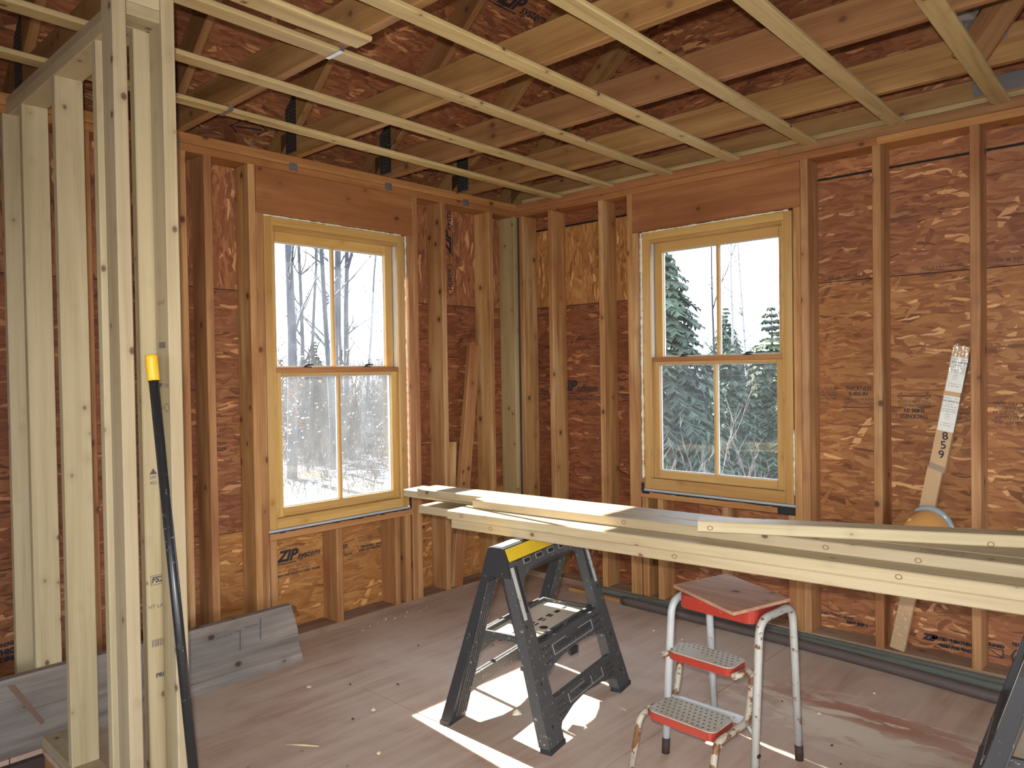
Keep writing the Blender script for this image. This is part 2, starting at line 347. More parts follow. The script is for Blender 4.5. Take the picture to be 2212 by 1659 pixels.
# ================================================================== FLOOR
FZ = Matrix.Identity(4)
fl_root = empty('floor', kind='structure')
def floor_mat():
    m, nt, b = newmat('dusty_subfloor'); b.inputs['Roughness'].default_value = .72; b.inputs['Specular IOR Level'].default_value = .25
    g = N(nt, 'ShaderNodeNewGeometry'); P = g.outputs['Position']
    n1 = noise(nt, mapr(nt, P, (1.2, 16, 1)), 1, 4, .6, .5).outputs['Fac']
    n1b = noise(nt, mapr(nt, P, (16, 1.4, 1)), 1, 4, .6, .5).outputs['Fac']
    sp = N(nt, 'ShaderNodeSeparateXYZ'); nt.links.new(P, sp.inputs[0])
    c = ramp(nt, n1b, [(.3, (.345, .225, .162)), (.5, (.43, .295, .22)), (.7, (.50, .36, .275))])
    n2 = noise(nt, P, 1.7, 5, .6, .3).outputs['Fac']
    dust = ramp(nt, n2, [(.36, 0), (.66, 1)])
    c = mix(nt, mth(nt, 'MULTIPLY', dust, .7), c, (.56, .47, .38))
    fine = noise(nt, P, 160, 3, .7).outputs['Fac']
    c = mix(nt, mth(nt, 'MULTIPLY', ramp(nt, fine, [(.55, 0), (.75, 1)]), .3), c, (.56, .44, .34))
    # worn, swept patch near the right wall: pale dust ridges over bare red board
    def blob(px, py, rx, ry, rot):
        v = N(nt, 'ShaderNodeVectorMath', operation='SUBTRACT'); nt.links.new(P, v.inputs[0]); v.inputs[1].default_value = (px, py, 0)
        r = N(nt, 'ShaderNodeVectorRotate', rotation_type='Z_AXIS'); nt.links.new(v.outputs[0], r.inputs['Vector']); r.inputs['Angle'].default_value = rot
        s = N(nt, 'ShaderNodeVectorMath', operation='MULTIPLY'); nt.links.new(r.outputs[0], s.inputs[0]); s.inputs[1].default_value = (1/rx, 1/ry, 0)
        l = N(nt, 'ShaderNodeVectorMath', operation='LENGTH'); nt.links.new(s.outputs[0], l.inputs[0])
        return ramp(nt, l.outputs['Value'], [(.25, 1), (1, 0)])
    b1 = blob(2.45, -.80, .75, .36, 0)
    st = noise(nt, mapr(nt, P, (3.2, 9, 1), 0), 1, 5, .62, .6).outputs['Fac']
    pale = mth(nt, 'MULTIPLY', ramp(nt, mth(nt, 'ADD', st, mth(nt, 'MULTIPLY', b1, .16)), [(.58, 0), (.63, 1)]), b1)
    c = mix(nt, mth(nt, 'MULTIPLY', pale, .8), c, (.66, .59, .46))
    b2 = blob(2.5, -.70, .62, .17, .1)
    st2 = noise(nt, mapr(nt, P, (3.5, 12, 1), 0, (4, 2, 0)), 1, 5, .6, .5).outputs['Fac']
    red = mth(nt, 'MULTIPLY', ramp(nt, mth(nt, 'ADD', st2, mth(nt, 'MULTIPLY', b2, .18)), [(.57, 0), (.60, 1)]), b2)
    c = mix(nt, mth(nt, 'MULTIPLY', red, .9), c, (.36, .165, .105))
    spot = ramp(nt, noise(nt, P, 23, 2).outputs['Fac'], [(.73, 0), (.76, 1)])
    c = mix(nt, mth(nt, 'MULTIPLY', spot, .5), c, (.12, .08, .07))
    nt.links.new(c, b.inputs['Base Color']); bump(nt, b, fine, .12, .001)
    return m
FM = floor_mat()
hole = (.262, 1.1, -4.3, -2.956)
for i, x0 in enumerate([-1.70, -.48+.0, .72, 1.92, 3.12, 4.34, 5.56, 6.78]):
    x0 = max(x0, -.15) if i else -.15
    x1 = [-.48, .72, 1.92, 3.12, 4.34, 5.56, 6.78, 8.4][i]
    if x1 <= x0: continue
    ys = [-6.6, -5.5+(i % 2)*.9, -3.06+(i % 2)*.0-.0*(i == 3), -.62 if i != 2 else -1.84, .15]
    for y0, y1 in zip(ys, ys[1:]):
        h = [hole] if hole[0] < x1 and hole[1] > x0 and hole[2] < y1 and hole[3] > y0 else []
        panel('floor_panel', x0+.0019, x1-.0019, y0+.0019, y1-.0019, FZ, FM, fl_root, h, .019)
pit = empty('stairwell', kind='structure')
stick('rim_joist', .20, .2615, -4.3, -2.956, -.30, -.0195, 'y', 'warm', pit)
stick('rim_joist', .262, 1.1, -2.955, -2.915, -.30, -.020, 'x', 'warm', pit)
stick('rim_joist', 1.101, 1.14, -4.3, -2.956, -.30, -.020, 'y', 'warm', pit)
MB().box(.30, 1.14, -4.4, -2.95, -1.5, -1.48).build('lower_landing', plain('dark_landing', (.05, .03, .025), .8), pit)
for b in ((.29, .30, -4.4, -2.95), (1.14, 1.15, -4.4, -2.95), (.29, 1.15, -4.41, -4.4), (.29, 1.15, -2.95, -2.94)):
    MB().box(b[0], b[1], b[2], b[3], -1.5, -.3).build('well_side', plain('dark_landing', (.05, .03, .025), .8), pit)
MB().box(-.2, .29, -6.6, .2, -.3, -.0195).box(1.15, 8.4, -6.6, .2, -.3, -.0195).box(.29, 1.15, -2.94, .2, -.3, -.0195).box(.29, 1.15, -6.6, -4.41, -.3, -.0195).build('joist_layer', plain('dark_landing', (.05, .03, .025), .8), fl_root)

# ================================================================== LEFT WALL (plane x = 0)
ZB, ZS, ZT = 2.419, 2.457, 2.504
WL = empty('wall_left', kind='structure')
ML = frame_M((-.14, 0, 0), (0, 1, 0), (0, 0, 1), (1, 0, 0))
HL = (-1.865, -.945, .583, 2.187)
LP = {}
for nm, u0, u1, v0, v1, k, vert in [('a', -2.14, .14, 0, .591, 'gold', 0), ('b', -4.58, -2.143, 0, .603, 'tan', 0), ('b2', -6.6, -4.583, 0, .603, 'tan', 0),
                              ('c', -.97, .14, .594, 1.808, 'red', 0), ('d', -2.14, -.973, .594, 1.808, 'tan', 0), ('e', -3.37, -2.143, .606, 1.812, 'red', 0), ('e2', -6.6, -3.373, .606, 1.812, 'red', 0),
                              ('f', -.97, .14, 1.812, 2.52, 'tan', 1), ('g', -2.14, -.973, 1.812, 2.52, 'tan', 1), ('h', -3.37, -2.143, 1.816, 2.52, 'tan', 1), ('h2', -6.6, -3.373, 1.816, 2.52, 'tan', 0)]:
    LP[nm] = panel('sheathing_panel', u0, u1, v0, v1, ML, osb(k, bool(vert)), WL, [HL])
for y in (-.268, -.682, -2.164, -2.285, -2.690, -3.096, -3.502, -3.908, -4.31, -4.72, -5.12, -5.53, -5.94, -6.35):
    stick('stud', -.139, 0, y, y+.038, .038, ZB, 'z', 'aged', WL)
stick('stud', -.139, 0, -.030, .008, .038, ZB, 'z', 'strap', WL, label='newer pale corner stud')
for y0 in (-1.941, -.907): stick('king_stud', -.139, 0, y0, y0+.0375, .038, ZB, 'z', 'aged', WL)
for y0 in (-1.903, -.945): stick('jack_stud', -.139, 0, y0, y0+.0375, .038, 2.187, 'z', 'aged', WL)
stick('header', -.139, 0, -1.902, -.908, 2.188, ZB-.0005, 'y', 'header', WL)
stick('rough_sill', -.139, 0, -1.864, -.946, .545, .583, 'y', 'warm', WL)
for y0 in (-1.863, -1.473, -1.077, -.998): stick('cripple_stud', -.139, 0, y0, y0+.038, .038, .545, 'z', 'aged', WL)
stick('bottom_plate', -.139, 0, -6.6, .0, 0, .038, 'y', 'dusty', WL)
stick('top_plate', -.139, 0, -6.6, .0, ZB, ZS-.0006, 'y', 'header', WL); stick('top_plate', -.139, .001, -6.6, .0, ZS, ZT, 'y', 'warm', WL)
MB().box(.006, .0185, .001, .012, .0385, 2.415).build('corner_strip', plain('dark_grey_strip', (.045, .05, .05), .5), WL)
GALV = plain('galvanised_steel', (.38, .39, .40), .38, .85)
for k in range(8):
    y = -.42-.6096*k-.052
    b = MB().box(.0005, .0022, y-.024, y+.024, 2.428, 2.468)
    for a in (-.012, .012): b.tube([(.0022, y+a, 2.447), (.0045, y+a, 2.447)], .004, 6)
    b.build('hurricane_tie', GALV, WL)

# ================================================================== RIGHT WALL (plane y = 0)
WR = empty('wall_right', kind='structure')
MR = frame_M((0, .14, 0), (1, 0, 0), (0, 0, 1), (0, -1, 0))
HR = (.968, 1.898, .66, 2.187)
RP = {}
for nm, u0, u1, v0, v1, k, vert in [('a', -.14, 1.27, 0, .592, 'red', 0), ('b', 1.273, 3.70, 0, .592, 'tan', 0), ('b2', 3.703, 8.4, 0, .592, 'tan', 0),
                              ('c', -.14, .88, .595, 1.808, 'red', 0), ('d', .883, 3.70, .595, 1.808, 'amber', 0), ('d2', 3.703, 8.4, .595, 1.808, 'amber', 0),
                              ('e', -.14, 1.27, 1.812, 2.329, 'gold', 1), ('f', 1.273, 3.70, 1.812, 2.329, 'tan', 0), ('f2', 3.703, 8.4, 1.812, 2.329, 'tan', 0),
                              ('g', -.14, 1.95, 2.342, 2.56, 'red', 0), ('h', 1.953, 4.4, 2.341, 2.56, 'tan', 0), ('h2', 4.403, 8.4, 2.341, 2.56, 'tan', 0)]:
    RP[nm] = panel('sheathing_panel', u0, u1, v0, v1, MR, osb(k, bool(vert)), WR, [HR])
for x in (.2745, .680, 2.2794, 2.682, 3.088, 3.494, 3.90, 4.31, 4.71, 5.12, 5.53, 5.93, 6.34, 6.75, 7.15, 7.56, 7.97):
    stick('stud', x, x+.038, 0, .139, .038, ZB, 'z', 'aged', WR)
stick('stud', .020, .058, 0, .139, .038, ZB, 'z', 'aged', WR)
for x0 in (.892, 1.936): stick('king_stud', x0+.0005, x0+.038, 0, .139, .038, ZB, 'z', 'aged', WR)
for x0 in (.930, 1.898): stick('jack_stud', x0, x0+.0375, 0, .139, .038, 2.187, 'z', 'aged', WR)
stick('header', .931, 1.9355, 0, .139, 2.188, ZB-.0005, 'x', 'header', WR)
stick('rough_sill', .9685, 1.8975, 0, .139, .622, .660, 'x', 'warm', WR)
for x0 in (.9785, 1.081, 1.487, 1.8595): stick('cripple_stud', x0, x0+.038, 0, .139, .038, .622, 'z', 'aged', WR)
stick('bottom_plate', .001, 8.4, 0, .139, 0, .038, 'x', 'dusty', WR)
stick('top_plate', .0015, 2.30, 0, .139, ZB, ZS-.0006, 'x', 'header', WR); stick('top_plate', 2.3015, 8.4, 0, .139, ZB, ZS-.0006, 'x', 'warm', WR)
stick('top_plate', .0015, 1.83, -.001, .139, ZS, ZT, 'x', 'warm', WR); stick('top_plate', 1.8315, 8.4, -.001, .139, ZS, ZT, 'x', 'truss', WR)
stick('nailer', .05, 8.4, .004, .068, ZT, ZT+.027, 'x', 'strap', WR)
# walls behind the camera (never in the photograph), with open bays that let daylight in
panel('wall_back', 0, 8.4, 0, 2.52, frame_M((0, -6.6, 0), (1, 0, 0), (0, 0, 1), (0, -1, 0)), osb('tan'), None, [(2.2, 4.4, .02, 2.3), (4.9, 8.1, .3, 2.3)])['kind'] = 'structure'
panel('wall_end', -6.6, .14, 0, 2.52, frame_M((8.41, 0, 0), (0, 1, 0), (0, 0, 1), (1, 0, 0)), osb('tan'), None, [(-6.3, -.4, .02, 2.4)])['kind'] = 'structure'
BACKING = plain('dark_backing', (.012, .011, .011), .8)
panel('light_leak_skin', -6.8, .30, -.1, 2.55, frame_M((-.156, 0, 0), (0, 1, 0), (0, 0, 1), (1, 0, 0)), BACKING, WL, [HL], .003)  # dark skin added to keep sun from leaking through the sheathing gaps
panel('light_leak_skin', -.15, 8.5, -.1, 2.55, frame_M((0, .156, 0), (1, 0, 0), (0, 0, 1), (0, -1, 0)), BACKING, WR, [HR], .003)

# ================================================================== CEILING: trusses, furring, roof deck
CE = empty('ceiling', kind='structure')
PLATE = plain('dark_truss_plate', (.085, .09, .088), .45, .6, speck=(.30, .31, .30), speckscale=90, speckpos=.6)
S = .8; LS = math.hypot(1, S); RX = 4.2
def truss(y0, y1, plate=True, gable=False):
    t = empty('truss', parent=CE); ym = (y0+y1)/2
    stick('bottom_chord', -.139, 8.4, y0, y1, ZT, ZT+.14, 'x', 'truss', t)
    for sgn in (0, 1):
        xa, xb = -.45, RX-.02
        za, zb = 2.65+S*xa, 2.65+S*xb
        n = Vector((-S, 0, 1)).normalized()*.07
        p = Vector((xa, ym, za))+n; q = Vector((xb, ym, zb))+n
        if sgn: p.x, q.x = 8.4-p.x, 8.4-q.x
        beam('top_chord', p, q, .138, .038, 'truss', t)
    if not gable:
        yf = y0+.0005
        for p, q in (((2.83, ym, ZT+.10), (3.95, ym, 4.7)), ((2.80, ym, ZT+.12), (1.65, ym, 4.0)), ((5.6, ym, ZT+.10), (4.45, ym, 4.7))):
            beam('web', (p[0], ym, p[2]+.06), q, .089, .0366, 'grey', t)
    if plate:
        for yy in (y0-.0016, y1+.0004):
            b = MB().box(-.088, .014, yy, yy+.0012, 2.53, 2.83)
            b.build('gusset_plate', PLATE, t)
            b = MB()
            b.hexa([(2.735, yy, 2.705), (2.915, yy, 2.672), (2.905, yy, 2.590), (2.78, yy, 2.575)], [(2.735, yy+.0012, 2.705), (2.915, yy+.0012, 2.672), (2.905, yy+.0012, 2.590), (2.78, yy+.0012, 2.575)])
            b.build('gusset_plate', GALV, t)
        b = MB()
        for r in range(15):
            for c in range(3):
                x = -.08+c*.034; z = 2.545+r*.019; b.box(x, x+.020, y0-.0026, y0-.0017, z, z+.005)
        b.build('plate_teeth', plain('plate_slots', (.012, .012, .012), .6), t)
        b = MB()
        for r in range(5):
            for c in range(5):
                x = 2.76+c*.028+r*.002; z = 2.60+r*.018; b.box(x, x+.006, y0-.003, y0-.0017, z, z+.013)
        b.build('plate_teeth', plain('plate_shine', (.55, .56, .56), .3, .8), t)
    return t
for k in range(10): truss(-.458-.6096*k, -.42-.6096*k)
truss(.099, .137, plate=False, gable=True)
# gusset on the gable truss, right of the last strip
MB().hexa([(2.678, .0975, 2.64), (2.87, .0975, 2.64), (2.87, .0975, 2.567), (2.678, .0975, 2.567)], [(2.678, .0987, 2.64), (2.87, .0987, 2.64), (2.87, .0987, 2.567), (2.678, .0987, 2.567)]).build('gusset_plate', GALV, CE)
MRF = frame_M((0, 0, 2.83), (0, 1, 0), (1/LS, 0, S/LS), (S/LS, 0, -1/LS))
RF = {}
vrow = [-.64, -.08, 1.14, 2.36, 3.58, 4.80, RX*LS]
for i, (v0, v1) in enumerate(zip(vrow, vrow[1:])):
    us = [-7.0, -5.9+(i % 2)*1.2, -3.47+(i % 2)*1.2, -1.03+(i % 2)*.0, .30]
    for j, (u0, u1) in enumerate(zip(us, us[1:])):
        RF[(i, j)] = panel('roof_panel', u0+.001, u1-.001, v0+.001, v1-.001, MRF, osb('roof'), CE)
MB().hexa([(-.55, -7.1, 2.85-S*.55+.02), (RX, -7.1, 2.85+S*RX+.02), (RX, .4, 2.85+S*RX+.02), (-.55, .4, 2.85-S*.55+.02)], [(-.55, -7.1, 2.87-S*.55+.02), (RX, -7.1, 2.87+S*RX+.02), (RX, .4, 2.87+S*RX+.02), (-.55, .4, 2.87-S*.55+.02)]).build('roof_underlay', BACKING, CE)
MRG = frame_M((8.4, 0, 2.83), (0, -1, 0), (-1/LS, 0, S/LS), (-S/LS, 0, -1/LS))
panel('roof_panel', -.3, 7.0, -.64, RX*LS, MRG, osb('roof'), CE)
def gable(v0, M):
    gv = [(-.14, v0, 0), (8.4, v0, 0), (8.4, 2.83, 0), (RX, 2.83+S*RX, 0), (-.14, 2.83-S*.14, 0)]
    return MB().hexa([(x, y, -.011) for x, y, z in gv], gv).build('gable_sheathing', osb('roof'), CE, M)
gable(2.562, MR)
gable(2.52, frame_M((0, -6.6, 0), (1, 0, 0), (0, 0, 1), (0, -1, 0)))
beam('web_brace', (2.775, -.4795, 2.53), (3.55, -.4795, 3.62), .12, .036, 'truss', CE)
MB().box(-.47, -.45, -7, .3, 2.22, 2.52).box(-.46, -.165, -7, .3, 2.21, 2.225).box(8.39, 8.9, -7, .3, 2.2, 2.22).box(8.86, 8.88, -7, .3, 2.2, 2.52).build('eave_light_stop', plain('eave_stop_board', (.10, .065, .045), .8), CE)  # boards added under the eaves to keep daylight out
th = .028
for k in range(-0, 16):
    xr = .3978+.4064*k; L = 6.55
    c = Vector((xr-.035, 0, 0))+Vector((math.sin(th), -math.cos(th), 0))*(L/2+.003)
    key = 'strapmesh'
    if key not in _lm:
        me = MB().lum(-.035, .035, -L/2, L/2, -.0093, .0093, 'y', .004).mesh('furring_strip'); me.materials.append(wood('strap', 'y')); _lm[key] = me
    link('furring_strip', _lm[key], None, CE, Matrix.Translation((c.x, c.y, ZT-.0097)) @ Matrix.Rotation(th, 4, 'Z'))
me = MB().lum(-.045, .045, -2.2, 0, -.0093, .0093, 'y', .006).mesh('furring_strip'); me.materials.append(wood('strap', 'y'))
link('furring_strip', me, None, CE, Matrix.Translation((1.378, -2.25, ZT-.0097)) @ Matrix.Rotation(th, 4, 'Z'), None, 'short offcut with a rounded end beside a full strip')
for x, y in ((1.244, -2.275), (.432, -2.265)):
    MB().box(x-.045, x+.045, y-.009, y+.009, ZT-.0212, ZT-.0197).box(x+.043, x+.0445, y-.009, y+.009, ZT-.0197, ZT-.0005).build('metal_clip', GALV, CE)

# ================================================================== NEW PARTITION
WP = empty('wall_partition', kind='structure')
for x1 in (.205, .590, .980): stick('stud', x1-.037, x1, -2.953, -2.864, .038 if x1 > .25 else .0385, 2.41, 'z', 'pale', WP)
stick('stud', .0015, .0385, -2.975, -2.886, .038, 2.41, 'z', 'pale', WP)
stick('bottom_plate', .256, 1.134, -2.953, -2.864, 0, .038, 'x', 'pale', WP); stick('bottom_plate', .002, .209, -2.953, -2.864, 0, .038, 'x', 'pale', WP)
stick('top_plate', .0015, 1.134, -2.953, -2.864, 2.41, 2.447, 'x', 'pale', WP); stick('top_plate', .0015, 1.134, -2.953, -2.864, 2.4475, 2.4842, 'x', 'pale', WP)
P2 = stick('stud', 1.137, 1.222, -2.990, -2.952, .038, 2.4842, 'z', 'pale', WP)
P3L = stick('stud', 1.100, 1.1365, -2.902, -2.813, .038, 2.41, 'z', 'pale', WP)
P3R = stick('stud', 1.142, 1.235, -2.860, -2.822, .038, 2.4842, 'z', 'pale', WP)
stick('head_block', 1.1375, 1.222, -2.9515, -2.8605, 2.4105, 2.447, 'y', 'pale', WP); stick('head_block', 1.1375, 1.222, -2.9515, -2.8605, 2.4475, 2.4842, 'y', 'pale', WP)
stick('bottom_plate', 1.1355, 1.235, -2.990, -2.81, 0, .0378, 'y', 'pale', WP)

# ================================================================== WINDOWS
HON = lambda a: wood('honey', a)
VINYL = plain('white_vinyl', (.62, .63, .60), .4); FOAM = plain('expanding_foam', (.72, .66, .50), .8, speck=(.45, .36, .22), speckscale=30)
BLK = plain('black_metal', (.012, .012, .012), .35); TAPE = plain('black_tape', (.015, .016, .02), .4)
FLASH = plain('grey_flashing', (.40, .43, .45), .45)
def window(name, loc, rz, W, zf, zs, zm, zt, seed, jamb_side):
    """local u = x along wall, d = +y outwards, z up; zf flashing, zs sash bottom, zm meeting rail top, zt frame top"""
    w = empty(name, loc, rz, 'structure'); rnd = random.Random(seed)
    J = .041
    fz = zf+.017
    b = MB().lum(0, J, 0, .125, fz, zt, 'z', .002); b.build('jamb', HON('z'), w)
    b = MB().lum(W-J, W, 0, .125, fz, zt, 'z', .002); b.build('jamb', HON('z'), w)
    b = MB().lum(J, W-J, 0, .125, zt-.042, zt, 'x', .002); b.build('head', HON('x'), w)
    MB().lum(J, W-J, 0, .15, fz, zs-.002, 'x', .003).build('sill', HON('x'), w)
    for u0, u1 in ((J, J+.011), (W-J-.011, W-J)): MB().lum(u0, u1, .0, .018, zs, zt-.043, 'z', .002).build('stop', HON('z'), w)
    MB().lum(J+.011, W-J-.011, .0, .050, zt-.060, zt-.0425, 'x', .002).build('stop', HON('x'), w)
    for u0, u1 in ((J+.0003, J+.003), (W-J-.003, W-J-.0003)):
        MB().box(u0, u1, .0185, .123, zs, zt-.043).box(min(u0, u1)-.0 if u0 > .4 else u0, u1, .056, .060, zs, zt-.043).build('jamb_liner', VINYL, w)
    a0, a1 = J+.004, W-J-.004; uc = W/2
    def sash(nm, d0, d1, z0, z1, bot, top, st):
        s = empty(nm, parent=w)
        MB().lum(a0, a0+st, d0, d1, z0, z1, 'z', .003).build('stile', HON('z'), s); MB().lum(a1-st, a1, d0, d1, z0, z1, 'z', .003).build('stile', HON('z'), s)
        MB().lum(a0+st, a1-st, d0, d1, z0, z0+bot, 'x', .003).build('bottom_rail', HON('x'), s)
        MB().lum(a0+st, a1-st, d0, d1, z1-top, z1, 'x', .003).build('top_rail', HON('x'), s)
        dm = (d0+d1)/2
        MB().lum(uc-.0095, uc+.0095, d0+.004, d1-.004, z0+bot, z1-top, 'z', .005).build('muntin', HON('z'), s)
        for p, q in ((a0+st-.004, uc-.004), (uc+.004, a1-st+.004)):
            MB().box(p, q, dm-.0015, dm+.0015, z0+bot-.004, z1-top+.004).build('pane', PANE, s)
        bd = MB()
        for p, q in ((a0+st, uc-.0095), (uc+.0095, a1-st)):
            for x0, x1, y0, y1 in ((p, q, z0+bot, z0+bot+.005), (p, q, z1-top-.005, z1-top), (p, p+.003, z0+bot+.005, z1-top-.005), (q-.003, q, z0+bot+.005, z1-top-.005)): bd.box(x0, x1, dm+.002, dm+.013, y0, y1)
        bd.build('glazing_bead', plain('light_glazing_bead', (.5, .52, .52), .5), s)
        return s
    lo = sash('lower_sash', .020, .054, zs, zm, .046, .044, .048)
    sash('upper_sash', .060, .094, zm-.030, zt-.0435, .034, .066, .050)
    MB().lum(a0, a1, .0105, .0195, zm-.027, zm, 'x', .002).build('meeting_rail_cap', wood('warm', 'x'), lo)
    for q in (.26, .74):
        u = a0+(a1-a0)*q
        b = MB().lum(u-.026, u+.020, .022, .042, zm+.0005, zm+.006, 'x', .002).tube([(u-.010, .032, zm+.005), (u-.010, .032, zm+.012)], .009, 8).tube([(u-.012, .032, zm+.012), (u+.010, .028, zm+.014), (u+.034, .024, zm+.013)], [.006, .006, .004], 6)
        b.build('sash_lock', BLK, lo)
    MB().box(a0, a1, .108, .1088, zs+.003, zm-.01).build('insect_screen', SCREEN, w)
    # foam round the frame
    def bead(pts, r0):
        P = [Vector(p) for p in pts]; out = []; rr = []
        for p, q in zip(P, P[1:]):
            n = max(2, int((q-p).length/.016))
            for i in range(n): out.append(p+(q-p)*i/n+Vector((rnd.uniform(-1, 1)*.0008, rnd.uniform(-.004, .0), rnd.uniform(-1, 1)*.0008))); rr.append(r0*rnd.uniform(.45, 1.25))
        return MB().tube(out, rr, 6)
    bead([(.0, .006, zt+.005), (W, .006, zt+.005)], .0055).build('foam_bead', FOAM, w)
    if jamb_side == 'R': bead([(W+.013, .006, zt+.004), (W+.015, .008, zf+.10)], .006).build('foam_bead', FOAM, w)
    else:
        bead([(-.010, .006, zt+.004), (-.014, .008, zf+.06)], .009).build('foam_bead', FOAM, w); bead([(W+.003, .006, zf+.4), (W+.003, .006, zf+.05)], .004).build('foam_bead', FOAM, w)
    MB().lum(-.006, W+.010, -.004, .05, zf+.003, zf+.0155, 'x', .003).build('flashing_strip', FLASH, w)
    b = MB()
    n = 30
    for i in range(n):
        u = -.006+(W+.014)*i/n; b.box(u, u+(W+.014)/n*.98, -.003, .02, zf-.001-rnd.random()*.006, zf+.003)
    if jamb_side == 'L': b.box(W-.085, W+.008, -.0025, -.0005, zf-.040, zf+.001).box(-.02, .03, -.0025, 0, zf-.014, zf+.0).box(-.024, -.008, -.002, .004, zf, zf+.05)
    else: b.box(W+.008, W+.024, -.002, .004, zf, zf+.085)
    b.build('black_tape_edge', TAPE, w)
    return w
window('window_1', (0, -1.864, 0), PI/2, .889, .583, .655, 1.417, 2.176, 3, 'R')
window('window_2', (.999, 0, 0), 0, .892, .660, .742, 1.449, 2.176, 5, 'L')

# ================================================================== PRINT ON THE PANELS AND STUDS
def T(body, size, du=0, dv=0, sh=0, bo=0, sx=1): return ('t', body, size, du, dv, sh, bo, sx)
def zip_logo(k=1.0, lines=True):
    it = [T('ZIP', .098*k, -.090*k, .012*k, .35, .0045*k, 1.0), T('system', .066*k, .076*k, .000*k, .3, .0012*k, .95),
          ('q', [(-.175*k, -.036*k), (-.02*k, -.036*k), (-.021*k, -.030*k), (-.173*k, -.030*k)])]
    return it
stamp(LP['a'], -1.622, .408, zip_logo(.80)+[T('SPACE 1/8 IN. GAP', .017, -.01, -.050, .2), T('AT PANEL EDGES', .017, .0, -.068, .2), T('BRACING ON PRESCRIBED FRAME', .017, .0, -.088, .2, .0006)])
stamp(LP['a'], -1.325, .402, [T('SFI', .034, 0, 0, 0, .0012, .8), T('FIBER SOURCING', .0125, .02, -.030), ('b', -.035, .055, -.039, -.037), T('CERTIFIED', .0125, .02, -.047, 0, .0006)])
stamp(LP['a'], -1.155, .402, [T('STRUCTURAL PANEL', .017, 0, .034), T('RATED SHEATHING', .017, 0, .014), T('EXPOSURE 1  24/16', .017, .01, -.022, 0, .001), T('SIZED FOR SPACING', .017, 0, -.040, 0, .001)])
stamp(LP['f'], -.485, 1.977, [T('HUBER', .058, 0, 0, 0, .0006, .78), ('o', .100, .050, .004, 0, 0)], PI/2)
stamp(LP['f'], -.492, 2.30, zip_logo(1.0)+[T('ROOF AND WALL SYSTEM', .018, 0, -.052, .2), T('BUILDING ENVELOPE', .018, 0, -.072, .2)], PI/2)
stamp(LP['c'], -.60, 1.24, [T('IRC', .03, -.05, .01, 0, .001), ('o', .045, .045, .004, .22, .005), T('SFI', .026, .22, .005, 0, .001), T('PS2 WALL 16', .016, .02, -.03), T('EXP 1', .016, .42, -.02)])
stamp(LP['c'], -.79, 1.235, [T('24/16', .020, 0, .01), T('7/16', .018, 0, -.012), T('CAT.', .016, 0, -.032)])
stamp(LP['a'], -.76, .42, [T('LABEL', .020, 0, 0, 0, .001), T('CAT. 2', .018, 0, -.024), T('SHIPPED', .016, 0, -.08)])
stamp(LP['e'], -2.42, 1.10, [T('IRC LISTED', .02, 0, .028), T('ICC-ES', .022, -.01, -.03), T('ICC-1', .022, -.01, -.052)], PI)
stamp(LP['d'], -2.04, 1.06, [T('RATE', .022, 0, .04, 0, .0006), T('SIZED', .022, 0, .016), T('CODE', .022, 0, -.03), T('ICC-1', .022, .004, -.054), T('ICC-ES', .022, .004, -.078)], PI)
stamp(LP['b'], -2.93, .27, [T('STRENGTH AXIS', .022, 0, .03, 0, .001), T('THICKNESS', .03, 0, .0, 0, .002), T('DIRECTION', .024, 0, -.03, 0, .002)], .05)
stamp(RP['c'], .085, 1.237, [T('HUBER', .072, 0, 0, 0, .0006, .62), ('o', .100, .058, .004, 0, 0)])
stamp(RP['c'], .395, 1.262, zip_logo(.98)+[T('SPACE 1/8 INCH AT ALL PANEL EDGES AND ENDS', .015, .06, -.052), ('b', -.16, .30, -.063, -.0615), T('BRACE ON FRAMING MEMBERS AS SHOWN', .015, .06, -.072, 0, .0004)])
stamp(RP['c'], .745, 1.262, [T('SFI', .036, 0, 0, 0, .001, .9), T('FIBER SOURCE', .013, .03, -.036), ('b', -.03, .09, -.050, -.0485), T('CERTIFIED', .013, .03, -.058)])
stamp(RP['d'], 2.165, 1.240, [T('THICKNESS', .028, 0, .028, 0, .0006, .86), T('0.406 IN', .028, 0, .001, 0, .0006, .9), T('STRENGTH AXIS', .019, 0, -.026), T('THIS DIRECTION', .019, 0, -.044), ('a', .150, .0035, -.066, 0)])
stamp(RP['d'], 2.418, 1.178, [T('THICKNESS', .028, 0, .040, 0, .0008, .86), T('0.406 IN', .028, 0, .012, 0, .0006, .9), T('STRENGTH AXIS', .019, 0, -.012), T('THIS DIRECTION', .019, 0, -.030), ('a', .150, .004, -.056, 0)], PI)
stamp(RP['d'], 2.02, 1.236, [T('CLASS B OR', .018, 0, .034), T('USE WHEN', .018, -.006, .015), T('USED WITH', .018, -.006, -.004), T('WITH THE', .018, -.006, -.022), T('PANEL', .018, -.022, -.04)])
stamp(RP['d'], 2.80, 1.165, [T('STRUCTURAL', .020, 0, .044), T('1 EXTERIOR', .020, 0, .022), T('DESIGNED 16', .020, 0, 0), T('DURABILITY', .020, 0, -.022), T('RATED WALL', .020, 0, -.040)], PI)
stamp(RP['d'], 2.64, 1.165, [T('EXPOSURE', .020, 0, .03), T('UNDER', .020, 0, .008), T('CODE', .020, 0, -.014)], PI)
stamp(RP['f'], 2.10, 1.832, [T('ICC-ES   ESR-1473', .020)]); stamp(RP['f'], 2.545, 1.835, [T('PS2-10 HUD-UM-40C', .020)]); stamp(RP['f'], 2.80, 1.838, [T('CODE 48  EXP 1', .020)])
